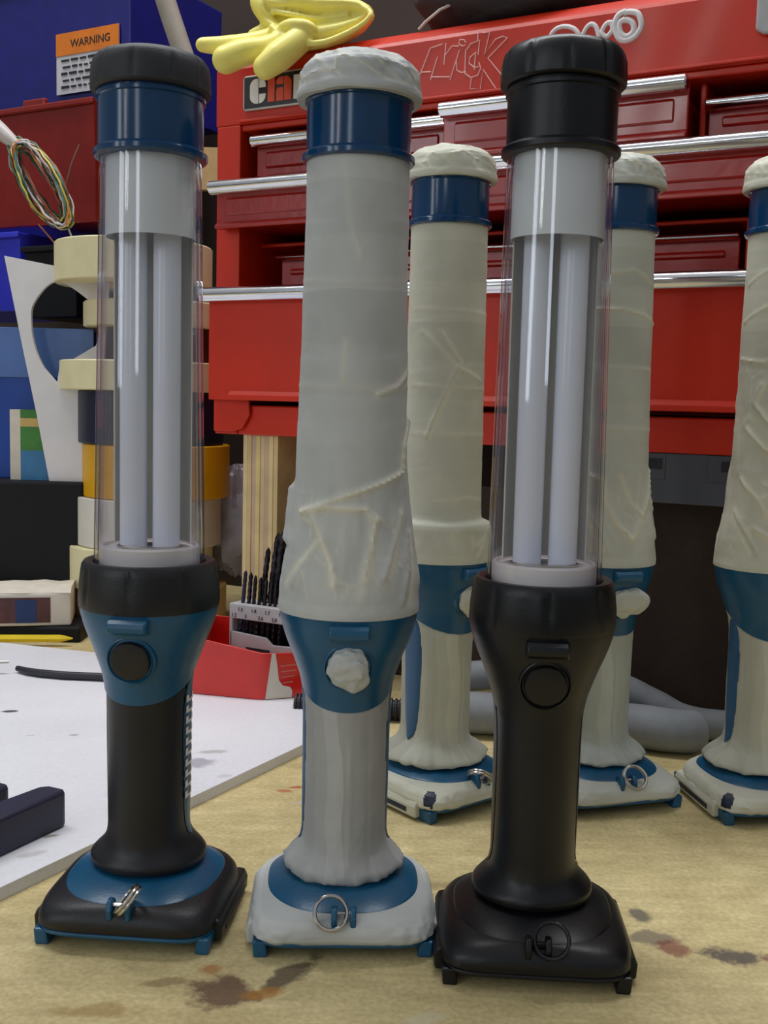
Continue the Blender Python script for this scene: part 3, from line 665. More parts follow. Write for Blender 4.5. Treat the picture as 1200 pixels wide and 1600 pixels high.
        for z in (161, 289): rs.append([(q * sin(a), q * cos(a), z) for q, a in [(17.4, radians(-78 + 156 * k / 30)) for k in range(31)]] + [(q * sin(a), q * cos(a), z) for q, a in [(16.8, radians(78 - 156 * k / 30)) for k in range(31)]])
        mb.loft(rs); mb.build('rear_reflector', M['reflector'], r, smooth=40)
        mb = MB(); mb.lathe([(288, 17.8), (288, 18.3), (320, 18.0), (320.4, 10), (320.4, 2), (318.5, 2), (318.5, 17.0), (288.3, 17.6)], 64, cap0=False, cap1=False)
        mb.build('reflector_sleeve', M['frost'], r, smooth=30)
    else:
        # tape over cap
        def lump(ph, z, rr_): return 0.0
        prof = [(343.4, 24.6), (344.4, 25.0), (347, 24.9), (350.5, 24.7), (354.6, 24.1), (356.2, 23.3), (359.8, 19.4), (360.8, 16.5), (361.2, 9), (361.4, 2)]
        mb = MB(); rings = []
        for i in range(len(prof) * 4 - 3):
            q = i / 4; k = min(int(q), len(prof) - 2); t = q - k
            z = prof[k][0] * (1 - t) + prof[k + 1][0] * t; rr0 = prof[k][1] * (1 - t) + prof[k + 1][1] * t; ring_ = []
            for j in range(120):
                ph = -2 * pi * j / 120; xx, yy = rr0 * sin(ph), -rr0 * cos(ph)
                d = 0.55 * nz(xx, yy, z, 0.1, sd) + 0.5 * (abs(nz(xx, yy, z, 0.16, sd + 2)) - 0.2) + 0.15 * nz(xx, yy, z, 0.5, sd + 3)
                # flat facets where the strips were pulled tight
                d -= 0.9 * max(0, cos(ph * 5 + sd * 1.7)) ** 2 * sm(347, 356, z)
                fk, fd = folds(ph * 24 + (z - 344) * 0.9, (z - 344) * 1.1 + (24 - rr0), 13.0, sd + 11, 0.06)
                d += (0.9 * fk - 1.0 * fd + 0.3) * sm(346.5, 349, z) * min(1, rr0 / 14)
                d += 0.5 * (1 - sm(346.6, 347.4, z))
                dzz = 0.9 * nz(xx, yy, 0, 0.07, sd + 5) * (1 - sm(344, 349, z)) + (1.0 * nz(xx, yy, 0, 0.11, sd + 6) if z > 356 else 0)
                rr_ = max(0.5, rr0 + d * min(1, rr0 / 15)); ring_.append((rr_ * sin(ph), -rr_ * cos(ph), z + dzz))
            rings.append(ring_)
        mb.loft(rings); co_ = tag(mb.build('cap_tape', tape, r, smooth=32), 'masking tape folded over the cap')
        mark_doubled(co_, lambda ph, z, rr_: 0.8 * folds(ph * 24 + (z - 344) * 0.9, (z - 344) * 1.1 + (24 - min(24, rr_)), 13.0, sd + 11, 0.05)[0] * sm(346, 348, z))
        # tape over tube and collar
        if stepped: prof = [(136.4, 29.6), (138, 29.7), (146, 29.4), (155, 28.6), (157.6, 27.8), (158.6, 25.5), (159.6, 22.9), (162, 22.4), (200, 22.2), (250, 21.6), (319.5, 21.0)]
        else: prof = [(135.8, 29.7), (138, 29.9), (145, 29.2), (152, 28.4), (158, 27.3), (164, 26.3), (171, 25.2), (178, 24.6), (186, 23.9), (195, 23.3), (212, 22.7), (228, 22.3), (270, 21.5), (319.5, 20.9)]
        FZ = {'T': (196, 178, 0), 'C': (262, 236, 0), 'B': (196, 178, 0)}.get(style, (158, 150, 0))
        def sq(ph, z, rr_):
            d = 0.0
            fk, fd = folds(ph * 26 + 2.5 * nz(ph, z * .05, 0, 1.3, sd), z * 0.42, 10.5, sd, 0.10); ff = sm(FZ[0], FZ[1], z) * sm(140, 148, z)
            d += ff * (0.75 * fk * max(0.0, 0.5 + 1.3 * nz(ph * 2, z * .03, 0, 1.0, sd + 40)) - 1.5 * fd + 0.5)
            if not stepped:
                d += 1.0 * nz(ph * 3.2, z * 0.02, sd, 1.0, sd) * sm(200, 180, z) * sm(140, 150, z)   # vertical puckers over the taper
                d += 0.55 * abs(nz(ph * 6.0, z * 0.035, 0, 1.0, sd + 1)) * sm(205, 185, z) * sm(141, 150, z)
            # edges of the tape turns: tiny steps
            d += 0.16 * ((z + 3 * sin(ph + sd)) / 27.0 % 1.0)
            # uneven lower edge
            return d
        mb, rows_, fn = taped_lathe(prof, sd, 150, 190, wrinkles, 0.35, 0.03, 0.08, sq)
        mb.lathe(rows_, 150, fn)
        to = tag(mb.build('tube_tape', tape, r, smooth=60), 'masking tape wound around the clear tube and collar')
        def dbl(ph, z, rr_):
            k = 0.0
            for (pts, h, w, sgn) in wrinkles:
                if sgn:
                    dd = min(seg_d((ph * 24, z), pts[i], pts[i + 1]) for i in range(len(pts) - 1)); k = max(k, exp(-dd / 1.2) * min(1, h))
            zt2, zt1, zt0 = FZ; k = max(k, 0.55 * folds(ph * 26 + 2.5 * nz(ph, z * .05, 0, 1.3, sd), z * 0.42, 10.5, sd, 0.05)[0] * max(0.0, 0.5 + 1.3 * nz(ph * 2, z * .03, 0, 1.0, sd + 40)) * sm(zt2, zt1, z) * sm(140, 148, z))
            return k * 0.9
        mark_doubled(to, dbl)
    return r

def RG_(h, w, *pts, sharp=True): return (list(pts), h, w, sharp)
WR2 = [RG_(1.3, 0.7, (36, 216), (27, 206), (25, 195), (0, 186.5), (-12, 182), (-24, 178)),
       RG_(1.3, 0.9, (-22, 178), (-10, 181), (6, 180.5), (11, 176)),
       RG_(1.1, 1.0, (-17, 178), (-11, 168), (-7, 158), (-6, 150)), RG_(0.9, 1.0, (-12, 168), (-20, 158), (-27, 148)),
       RG_(1.0, 1.0, (10, 177), (8, 165), (5, 152)), RG_(1.0, 1.2, (24, 178), (20, 168), (14, 153)), RG_(0.9, 1.0, (30, 170), (28, 155), (24, 142)),
       RG_(0.8, 0.6, (30, 236), (20, 229.5), (10, 226.5)), RG_(0.45, 0.5, (-4, 247), (-4.5, 231)), RG_(0.22, 0.6, (-36, 229.5), (0, 229.0), (36, 229.5)),
       RG_(3.0, 2.6, (-38, 186), (-37, 176), (-38, 166), sharp=False), RG_(0.18, 0.6, (-36, 272), (0, 270), (36, 273)), RG_(0.3, 0.6, (-6, 318), (-2, 290), (2, 280))]
WRA = [RG_(0.8, 0.6, (-20, 262), (-8, 246), (-18, 224), (-26, 205)), RG_(0.35, 0.6, (-36, 233), (36, 231)), RG_(0.35, 0.6, (-36, 207), (36, 206)), RG_(0.4, 0.7, (-20, 170), (0, 172), (14, 169)),
       RG_(0.6, 0.9, (14, 158), (8, 148), (2, 140)), RG_(0.35, 0.6, (-36, 274), (36, 272)), RG_(0.6, 0.8, (-30, 262), (-10, 243), (8, 236))]
WRB = [RG_(0.6, 0.6, (-14, 296), (0, 298), (16, 291)), RG_(0.7, 0.6, (-30, 277), (-6, 277), (20, 271), (34, 268)), RG_(0.35, 0.6, (-36, 247), (36, 244)), RG_(0.35, 0.6, (-36, 213), (36, 211)),
       RG_(1.3, 1.0, (-24, 187), (-14, 184), (-12, 172), (-6, 160), (2, 152)), RG_(1.0, 1.0, (22, 189), (18, 176), (8, 160), (3, 150)), RG_(1.0, 0.9, (-26, 174), (-18, 160), (-12, 146)), RG_(0.9, 0.9, (30, 188), (28, 165), (30, 150)), RG_(0.7, 0.8, (-4, 186), (2, 172), (10, 165))]
WRC = [RG_(0.6, 0.6, (-34, 292), (-18, 300), (0, 306)), RG_(0.8, 0.6, (-36, 272), (-18, 280), (4, 288)), RG_(0.8, 0.6, (-38, 252), (-20, 250), (4, 256)), RG_(1.4, 1.0, (-20, 238), (-24, 228), (-16, 218), (-8, 208), (-10, 196)),
       RG_(1.1, 0.9, (-28, 214), (-18, 204), (-8, 198), (4, 206)), RG_(1.0, 0.9, (-2, 196), (-8, 186), (-16, 176)), RG_(1.0, 0.9, (-30, 186), (-20, 176), (-12, 164)), RG_(0.9, 0.9, (-16, 184), (-4, 172), (6, 160)),
       RG_(1.2, 1.0, (-22, 160), (-8, 152), (6, 156), (16, 148)), RG_(0.9, 0.9, (8, 190), (14, 176), (20, 160)), RG_(0.9, 0.8, (-34, 168), (-26, 156), (-20, 146))]

work_light(-0.0992, 0.4534, -0.080, 'plain', 1, 'blue and black cordless work light with a clear unmasked tube, nearest the white board', ring=((0.62, 0.1, 0.75), (0.25, -0.9, 0.2), (3.6, -1.2, 3.2)))
work_light(-0.0140, 0.4515, 0.047, 'T', 2, 'masked work light in the front row between the clear-tube blue one and the all-black one', ring=((1, -0.1, -0.35), (0.25, 0.55, 0.8), (-5.2, -1.0, 0.6)), tape=M['tape_front'], wrinkles=WR2)
work_light(0.0653, 0.4309, -0.059, 'black', 3, 'work light painted all black with a clear tube, nearest the camera', ring=((0.25, 0.35, 0.9), (0.95, -0.2, -0.1), (5.0, 0.0, 1.6)))
work_light(0.0322, 0.6047, 0.684, 'A', 4, 'taped work light turned to the right behind the gap between masked and black front lights', ring=((0.55, 0.45, -0.65), (0.55, -0.8, 0.0), (-3.0, -1.5, 1.5)), tape=M['tape_rear'], wrinkles=WRA, stepped=True, skirt=7.0)
work_light(0.1262, 0.6134, 0.30, 'B', 5, 'taped work light half hidden behind the all-black one, pointed tape wad over its button', ring=((1, 0.1, 0.1), (0.1, 0.6, 0.75), (4.0, -1.0, 1.5)), tape=M['tape_cool'], wrinkles=WRB, skirt=5.0)
work_light(0.2187, 0.6048, 0.146, 'C', 6, 'taped work light cut off by the right edge of the photo, heavily wrinkled tape', ring=((1, 0.1, 0.1), (0.1, 0.6, 0.75), (3.0, -1.0, 1.5)), tape=M['tape_rear'], wrinkles=WRC, skirt=6.5)

# ------------------------------------------------------------------ white board and things on it
MARKS = [(-0.2529, 0.7183, 0.006, 0.003, 0.2, (40, 40, 44), 0.9), (-0.195, 0.670, 0.004, 0.003, 0.2, (150, 148, 150), 0.7), (-0.222, 0.667, 0.005, 0.002, 0.2, (170, 168, 172), 0.6),
         (-0.107, 0.624, 0.013, 0.010, 0.6, (150, 148, 162), 0.75), (-0.102, 0.644, 0.012, 0.004, 0.2, (140, 130, 128), 0.5), (-0.160, 0.511, 0.005, 0.002, 0.5, (140, 128, 116), 0.8), (-0.163, 0.489, 0.010, 0.004, 0.6, (176, 172, 170), 0.6), (-0.088, 0.602, 0.006, 0.003, 0.2, (188, 186, 190), 0.6)]
M['board'] = stained('white painted board', (226, 226, 232), 0.5, [(12, (0.94, 0.94, 0.94), (1.02, 1.02, 1.02)), (300, (0.95, 0.95, 0.95), (1.02, 1.02, 1.02))], MARKS)
o = local_board('white_board', M['board'], None, [(-0.300, 0.2145), (-0.0150, 0.7205), (-0.0900, 0.8478), (-0.2351, 0.8923), (-0.3326, 0.9225), (-0.62, 1.0)], 0, 6.5, None, bevel=0.3)
tag(o, 'white painted board lying flat on the bench at the left', 'board')

# red drill case with drill index
def ring_poly(pts, inset):
    n = len(pts); c = Vector((sum(p[0] for p in pts) / n, sum(p[1] for p in pts) / n)); out = []
    for p in pts:
        d = Vector(p) - c; out.append(tuple(c + d * (1 - inset / d.length)))
    return out
case = [(-140.3, 774), (-92, 762.2), (-85.5, 761.2), (-79, 762.8), (-28, 782), (-20, 838), (-140, 857)]
mb = MB(); inn = ring_poly(case, 2.0); n = len(case)
vs = [(x, y, z) for pl, z in ((case, 4.2), (case, 39), (inn, 39), (inn, 6.5)) for x, y in pl]
zt = {0: 47, 6: 47, 5: 40, 4: 37, 3: 38, 2: 38.5, 1: 39.5}
vs = [(x, y, (zt[i % n] + (4.2 if False else 0)) if z == 39 else z) for i, (x, y, z) in enumerate(vs)]
fs = [(k * n + j, k * n + (j + 1) % n, (k + 1) * n + (j + 1) % n, (k + 1) * n + j) for k in range(3) for j in range(n)] + [tuple(reversed(range(n))), tuple(range(3 * n, 4 * n))]
mb.add(vs, fs); cs = empty('drill_case', (-0.085, 0.80, 0.0025), 0, 'open red metal drill case with a torn paper label, on the white board', 'tool case')
mb.build('case_shell', M['red_case'], cs, smooth=25, bevel=0.5, loc=(0.085, -0.80, 0))
# torn paper strip on the right-hand face
p0, p1 = Vector((-79, 762.8)), Vector((-28, 782)); dv = (p1 - p0).normalized(); nv = Vector((dv.y, -dv.x))
def face(u, z, o_=0.3): q = p0 + dv * u + nv * o_; return (q.x, q.y, z)
lab = [(0.5, 38), (3.2, 38), (4.5, 30), (6, 18), (9, 14), (14.5, 12.5), (16, 10), (16, 4.6), (-4, 4.6)]
mb = MB(); mb.add([face(u, z) for u, z in lab] + [face(u, z, 0.05) for u, z in lab], [tuple(range(len(lab)))] + [(i, (i + 1) % len(lab), len(lab) + (i + 1) % len(lab), len(lab) + i) for i in range(len(lab))])
po = mb.build('paper_label', M['paper'], cs, smooth=0, loc=(0.085, -0.80, 0))
mb = MB()
for k in range(4): mb.add([face(u, z) for u, z in ((7 + k * 0.6, 29 - k * 4.2), (20 - k * 1.2, 29.6 - k * 4.2), (20 - k * 1.2, 28.6 - k * 4.2), (7 + k * 0.6, 28.0 - k * 4.2))], [(0, 1, 2, 3)])
mb.build('printed_lines', mat('faded print', (204, 110, 96), 0.6), cs, smooth=0, loc=(0.085, -0.80, 0))

HX, HY = -0.1175, 0.818
hd = empty('drill_index', (HX, HY, 0.0090), YAW, 'light grey plastic drill index with printed sizes standing inside the red case', 'drill index')
mb = MB(); mb.box(0, 88, 0, 24, 46, 57.5); mb.box(0, 88, 21, 24, 0, 46); mb.box(0, 88, 0, 24, 0, 3); mb.box(0, 3, 0, 24, 0, 46); mb.box(85, 88, 0, 24, 0, 46)
mb.build('index_body', M['grey_plastic'], hd, smooth=0, bevel=0.6)
mb = MB(); mb.prism([(0, 3), (88, 3), (88, 24), (66, 25), (60, 30), (40, 29), (34, 34), (0, 36)], 0, 2.5); mb.build('front_plate', M['grey_plastic'], hd, smooth=0, bevel=0.4)
for a0, a1, z0, z1 in ((3, 12, 17, 23), (16, 38, 15, 25), (42, 50, 17, 22)): MB().box(a0, a1, -0.3, 0.2, z0, z1).build('window', M['ink'], hd, smooth=0)
for row, z, xs in ((('1.5', '1.8', '1.7', '1.6', '1.3'), 52.2, 8), (('1.2', '3', '2.6', '2.8', '2.4', '2.2'), 47.4, 2)):
    for k, s_ in enumerate(row):
        tb = text_mb(s_, 4.0, 0.3, 0.02, 0, Matrix.Translation((xs + k * 12.4, -0.15, z)) @ STAND); tb.build('printed_size', M['ink'], hd, smooth=0)
def drill(px, py, L, rad, lean, leanb, fade=False):
    """a twist drill standing tip up in the index, base inside the holder"""
    mb = MB(); rings = []; flute0 = 0.35 * L
    for i in range(46):
        z = L * i / 45; k = z > flute0; tw = (z - flute0) / (rad * 2 * 3.2) * 2 * pi if k else 0; ring_ = []
        tip = max(0.0, 1 - max(0, z - (L - rad * 1.5)) / (rad * 1.6))
        for j in range(16):
            a = 2 * pi * j / 16; rr_ = rad * (1 - (0.42 * max(0, cos(2 * (a - tw))) ** 2 if k else 0)) * max(0.06, tip); ring_.append((rr_ * cos(a), rr_ * sin(a), z))
        rings.append(ring_)
    mb.loft(rings); o = mb.build('drill_bit', M['drill_fade'] if fade else M['drill'], None, smooth=30)
    base = Matrix.Translation((HX, HY, 0)) @ Matrix.Rotation(YAW, 4, 'Z') @ Vector((px / 1000, py / 1000, 0.0123)); o.location = base
    o.rotation_euler = (radians(leanb), radians(lean), YAW); return o
DR = [(4, 5, 80, 1.6, 4, -2, 'leftmost'), (10.5, 5, 79, 1.7, 3, -2, 0), (15, 5, 77, 1.6, 3, -2, 0), (20, 5, 76, 1.5, 3, -2, 0), (25, 5, 76, 1.6, 3, -2, 0), (30, 5, 74, 1.5, 3, -2, 0), (35.5, 5, 73, 1.4, 2, -2, 0), (41, 5, 72, 1.4, 2, -2, 0),
      (13, 15, 98, 2.2, 6, -2, 'b'), (18.5, 16.5, 110, 2.5, 6.5, -2, 'b'), (24, 14.5, 113, 2.7, 6.5, -2, 'b'), (30, 16.5, 117, 2.9, 6, -2, 'b'), (36.5, 15, 119, 3.0, 5, -2, 'b'), (44, 16, 122, 3.3, 4, -2, 'b')]
for k, (px_, py_, L_, rd_, l1, l2, kind) in enumerate(DR):
    o = drill(px_, py_, L_, rd_, l1, l2, fade=(kind == 'leftmost'))
    if kind == 'leftmost': tag(o, 'bluish slim drill bit, leftmost in the grey drill index', 'drill bit', 'drill bits in the grey index')
    elif kind == 'b': tag(o, 'thick dark twist drill bit in the tall leaning back row of the grey drill index', 'drill bit', 'thick drill bits in the back row')
    else: tag(o, 'short slim dark drill bit in the front row of the grey drill index', 'drill bit', 'short drill bits in the front row')

# left-hand clutter on the board
mb = MB(); dvec = Vector((0.447, 0.894))   # long side runs up to the right
A0 = Vector((-155.5, 524.5))
e1 = Vector((-0.45, -0.893)); e2 = Vector((-0.893, 0.45))
def pt(u, v, z): q = A0 + e1 * u + e2 * v; return (q.x, q.y, z)
outl = [(2, 0), (0, 3), (0, 12), (4, 16), (30, 18), (34, 21), (34, 27), (26, 29), (12, 29), (9, 32), (9, 48), (110, 50), (110, 0)]
mb = MB(); mb.add([pt(u, v, z) for z in (6.5, 25.5) for u, v in outl], [tuple(range(len(outl))), tuple(range(len(outl), 2 * len(outl)))] + [(i, (i + 1) % len(outl), len(outl) + (i + 1) % len(outl), len(outl) + i) for i in range(len(outl))])
tag(mb.build('plastic_jaw_block', M['navy_block'], None, smooth=20, bevel=2.0), 'notched navy plastic block on the white board at the left edge', 'plastic block')
mb = MB(); mb.tube([(-283, 822, 9.7), (-272, 814, 9.7), (-260, 809, 9.7), (-240, 804.5, 9.7), (-215, 803, 9.7), (-190, 800, 9.7), (-165, 790, 9.7)], [2.2, 2.8, 3.1, 3.1, 3.1, 3.1, 2.4], 12)
tag(mb.build('cable', M['cable'], None, smooth=60), 'short length of dark cable lying across the white board', 'cable')
mb = MB(); mb.lathe([(0, 3.4), (100, 3.4), (103, 2.8), (110, 0.9), (111, 0.3)], 6); o = mb.build('pencil', M['pencil'], None, smooth=0)
o.rotation_euler = (0, radians(90), radians(6)); o.location = (-0.385, 0.9305, 0.0070); tag(o, 'yellow pencil lying behind the white board at the left edge', 'pencil')
sc = empty('screwdriver', (-0.302, 0.815, 0.0157), radians(12), 'violet blue screwdriver handle poking in at the left edge of the white board', 'screwdriver')
mb = MB(); mb.lathe([(0, 5), (4, 8), (10, 9), (60, 9), (80, 7), (88, 8), (92, 6)], 24, flute(6, .8, .2, 10, 60) if False else None); o = mb.build('handle', M['purple'], sc, smooth=40); o.rotation_euler = (0, radians(-90), 0)
mb = MB(); mb.lathe([(-14, 1.2), (2, 1.8)], 12); o = mb.build('shaft', M['steel'], sc, smooth=40); o.rotation_euler = (0, radians(-90), 0)

# ------------------------------------------------------------------ stack of tape rolls
def roll(z0, z1, rad, dx, dy, m, label, tilt=(0, 0)):
    r = empty('tape_roll', (-0.2275 + dx, 1.055 + dy, z0), 0, label, 'tape roll', 'tape rolls stacked behind the unmasked blue light'); r.rotation_euler = (radians(tilt[0]), radians(tilt[1]), 0)
    h = (z1 - z0) * 1000; R0 = rad * 1000; ri = min(38, R0 * 0.55)
    mb = MB(); rings = [[(q * cos(t), q * sin(t), z) for t in [2 * pi * k / 64 for k in range(64)]] for q, z in ((ri + 2, 0.2), (R0 - 1, 0.2), (R0, 1.2), (R0, h - 1.2), (R0 - 1, h - 0.2), (ri + 2, h - 0.2))]
    mb.loft(rings + [rings[0]], False, False); mb.build('tape', m, r, smooth=40)
    rings = [[(q * cos(t), q * sin(t), z) for t in [2 * pi * k / 48 for k in range(48)]] for q, z in ((ri, 0), (ri + 2.2, 0), (ri + 2.2, h), (ri, h))]
    mb = MB(); mb.loft(rings + [rings[0]], False, False); mb.build('core', M['card'], r, smooth=40); return r
roll(0.000, 0.040, 0.074, -0.002, 0, M['tan_roll'], 'wide tan tape roll at the bottom of the stack on the bench')
roll(0.040, 0.080, 0.070, -0.012, 0, M['cream_roll'], 'cream tape roll resting on the tan one near the bottom of the stack')
roll(0.080, 0.127, 0.070, -0.004, 0, M['white_roll'], 'off-white tape roll under the yellow one in the stack')
roll(0.127, 0.178, 0.071, 0.003, 0, M['yellow_roll'], 'yellow tape roll in the middle of the stack')
roll(0.178, 0.228, 0.070, -0.002, 0, M['navy_roll'], 'navy blue tape roll above the yellow one')
roll(0.228, 0.256, 0.078, -0.010, -0.002, M['cream_roll'], 'cream tape roll resting on the navy one')
roll(0.256, 0.288, 0.056, 0.010, 0.01, M['brown_roll'], 'small brown tape roll hidden between cream rolls high in the stack')
roll(0.288, 0.312, 0.068, 0.002, 0, M['cream_roll'], 'thin cream tape roll second from the top of the stack')
roll(0.312, 0.328, 0.050, 0.010, 0.012, M['navy_roll'], 'small dark tape roll just under the topmost cream roll')
roll(0.328, 0.366, 0.074, -0.018, -0.004, M['cream_roll'], 'thick cream tape roll on top of the stack')

# ------------------------------------------------------------------ black case, blue tray, foam board, book
def sheet(name, pts, Y, thick, m, parent=None, bevel=0.0):
    """upright flat piece whose outline lies in the plane at depth Y (mm thickness going back)"""
    P = [mm(at(x, y, Y)) for x, y in pts]; mb = MB(); mb.prism([(p.x, p.z) for p in P], Y * 1000, Y * 1000 + thick)
    return mb.build(name, m, parent, smooth=0, bevel=bevel)
TOPZ = 140.5
mb = MB(); mb.box(-520, -286, 1020, 1140, 0, TOPZ); tag(mb.build('plastic_case', M['dark_case'], None, smooth=0, bevel=3), 'black plastic case standing on the bench under the blue tray', 'case')
tr = empty('file_tray', (-0.40, 1.09, TOPZ / 1000), 0, 'translucent blue plastic tray on top of the black case', 'tray')
ztop = at(60, 512, 1.05).z * 1000
mb = MB(); mb.box(-90, 114, -36, -33, 0, ztop - TOPZ); mb.box(-90, 114, 40, 43, 0, ztop - TOPZ - 4); mb.box(-90, -87, -33, 40, 0, ztop - TOPZ); mb.box(111, 114, -33, 40, 0, ztop - TOPZ - 2); mb.box(-87, 111, -33, 40, 0, 3)
mb.build('tray_body', M['tray'], tr, smooth=0, bevel=1)
MB().box(-91, 115, -38, -36, ztop - TOPZ - 48, ztop - TOPZ).build('tray_rim', M['tray_light'], tr, smooth=0, bevel=0.8)
# foam board with a torn round hole: a closed band around the hole, cut open into quads
outer = [(10, 400), (100, 418), (172, 434), (166, 560), (163, 640), (160, 735), (80, 750), (60, 645), (38, 540), (24, 470)]
hole = [(56, 473), (90, 440), (137, 466), (152, 490), (152, 540), (96, 573), (92, 598), (72, 575), (58, 543), (52, 508)]
YB = 1.033
Po = [mm(at(x, y, YB)) for x, y in outer]; Ph = [mm(at(x, y, YB)) for x, y in hole]
dz = TOPZ - min(p.z for p in Po)
for p in Po:
    if p.z + dz < TOPZ + 12: p.z = TOPZ - dz
def dense(P, m, smoothed):
    Q = P + [P[0]]; out = []
    for i in range(len(P)):
        p0, p1, p2, p3 = P[i - 1], P[i], P[(i + 1) % len(P)], P[(i + 2) % len(P)]
        sharp = (not smoothed) or i in (4, 5, 6)
        for k in range(m):
            t = k / m
            out.append(p1.lerp(p2, t) if sharp else 0.5 * ((2 * p1) + (p2 - p0) * t + (2 * p0 - 5 * p1 + 4 * p2 - p3) * t * t + (3 * p1 - p0 - 3 * p2 + p3) * t ** 3))
    return out
Po, Ph = dense(Po, 6, False), dense(Ph, 6, True)
n = len(Po); vs = [(p.x, yy, p.z + dz) for yy in (YB * 1000 - 6, YB * 1000 - 1) for pl in (Po, Ph) for p in pl]
fs = []
for i in range(n):
    j = (i + 1) % n
    fs += [(i, j, n + j, n + i), (2 * n + j, 2 * n + i, 3 * n + i, 3 * n + j), (j, i, 2 * n + i, 2 * n + j), (n + i, n + j, 3 * n + j, 3 * n + i)]
mb = MB(); mb.add(vs, fs); tag(mb.build('foam_board', M['foam'], None, smooth=0, bevel=0.4), 'white foam board with a large torn round hole leaning by the tape rolls', 'foam board')
bk = empty('book', (-0.357, 1.040, TOPZ / 1000), 0, 'small green and blue book standing by the tray', 'book')
bx0 = at(18, 645, 1.04); bx1 = at(100, 645, 1.04); hh = (at(40, 640, 1.04).z * 1000 - TOPZ)
x0, x1 = bx0.x * 1000 + 357, bx1.x * 1000 + 357
for nm, a, b2, z0, z1, m in (('spine', x0, x0 + 10, 0, hh, M['paper']), ('cover', x0 + 10, x1, 0, hh * 0.42, M['teal_book']), ('cover', x0 + 10, x1, hh * 0.42, hh * 0.76, M['green_book']), ('cover', x0 + 10, x1, hh * 0.76, hh * 0.88, M['gold_book']), ('cover', x0 + 10, x1, hh * 0.88, hh, M['green_book'])):
    MB().box(a, b2, -5, 10, z0, z1).build(nm, m, bk, smooth=0)
# carton lying on a dark slab
mb = MB(); mb.box(-430, -272, 955, 1012, 0, 14); tag(mb.build('tool_slab', M['dark_case'], None, smooth=0, bevel=2), 'flat black tool holder under the torn carton', 'holder')
ct = empty('carton', (-0.282, 0.962, 0.0145), radians(12), 'torn printed carton with a white top at the left edge behind the pencil', 'carton')
mb = MB(); mb.box(-170, 0, 0, 60, 0, 30); mb.build('carton_body', M['white_roll'], ct, smooth=0, bevel=1.5)
MB().box(-170, -18, -0.5, 0.2, 3, 26).build('printed_side', M['carton_print'], ct, smooth=0)
MB().box(-48, -30, -0.9, -0.3, 3, 24).build('printed_panel', M['carton_blue'], ct, smooth=0)
mb = MB(); rings = []
for i in range(13):
    x_ = -165 + 165 * i / 12; rings.append([(x_, -1 + 3 * R_.random(), 30), (x_, 6, 33 + 2 * R_.random()), (x_, 52, 32 + 2 * R_.random()), (x_, 60 + R_.random(), 30)])
mb.loft(rings, closed=True); mb.build('torn_top', M['paper'], ct, smooth=0)

# ------------------------------------------------------------------ wall bins on the left
def wbin(name, px, py, Y, w, d, h, m, label, taper=0.0, lip=True):
    """hanging bin; (px, py) is its front top right corner"""
    p = at(px, py, Y); r = empty(name, p, YAW, label, 'storage bin')
    mb = MB(); t = 3
    def sec(ins, zz): return [(-w + ins * 0.4, 0 + ins), (-ins * 0.6, 0 + ins), (-ins * 0.6, d), (-w + ins * 0.4, d)]
    o0, o1 = sec(taper, -h), sec(0, 0); i1 = [(-w + t, t), (-t, t), (-t, d - t), (-w + t, d - t)]; i0 = [(a * 0.98 - t * .3, b_ * 0.9 + taper) for a, b_ in i1]
    mb.loft([[(a, b_, -h) for a, b_ in o0], [(a, b_, 0) for a, b_ in o1], [(a, b_, 0) for a, b_ in i1], [(a, b_, -h + t) for a, b_ in i0]])
    mb.build('bin_shell', m, r, smooth=0, bevel=1.5)
    if lip: MB().box(-w - 2, 2, -4, 0, -6, 0).build('rim', m, r, smooth=0, bevel=1.2)
    return r
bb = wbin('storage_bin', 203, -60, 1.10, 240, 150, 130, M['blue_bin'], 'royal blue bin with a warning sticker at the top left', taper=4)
def onbin(u0, u1, z0, z1, m, name, par, y=-0.4, sl=0.0): return MB().prism([(u0, z0), (u1, z0 + sl), (u1, z1 + sl), (u0, z1)], y, y + 0.5).build(name, m, par, smooth=0, bevel=0)
u_r, u_l, zt_, zb_ = -14, -98, -56, -116
st = onbin(u_l, u_r, zb_, zt_, M['white_label'], 'warning_sticker', bb, 0.0)
st.data.transform(Matrix.Translation((0, 0.0002, 0)))
onbin(u_l, u_r, zt_ - 22, zt_, M['orange_label'], 'sticker_band', st, -0.5)
tb = text_mb('WARNING', 11, 0.3, 0.05, 0, Matrix.Translation((u_l + 20, -0.7, zt_ - 15)) @ STAND); tb.build('warning_word', M['ink'], st, smooth=0)
tx = MB()
for row in range(5):
    u = u_l + 7 + (row % 2) * 2
    while u < u_r - 8:
        wl_ = 4 + R_.random() * 8; tx.box(u, min(u + wl_, u_r - 5), -0.6, -0.3, zt_ - 28 - row * 6.6, zt_ - 26.4 - row * 6.6 + R_.random()); u += wl_ + 2.4
tx.build('small_print', M['ink'], st, smooth=0)
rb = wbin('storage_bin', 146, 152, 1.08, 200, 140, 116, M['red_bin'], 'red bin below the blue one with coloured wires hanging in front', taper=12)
MB().box(-92, -62, -3, 3, -2, 6).build('tab', M['red_bin'], rb, smooth=0, bevel=1.5)
cb = wbin('storage_bin', 30, 362, 1.13, 200, 140, 80, M['bright_bin'], 'bright blue bin behind the foam board at the left edge', taper=8)
kb = wbin('storage_bin', 172, 392, 1.13, 70, 110, 72, M['dark_case'], 'black bin added behind the foam board hole to keep it dark', taper=4)  # added as dark backing so the hole in the foam board stays black
kb.location = cb.location + Vector((cos(YAW), sin(YAW), 0)) * 0.077 - Vector((0, 0, 0.016))
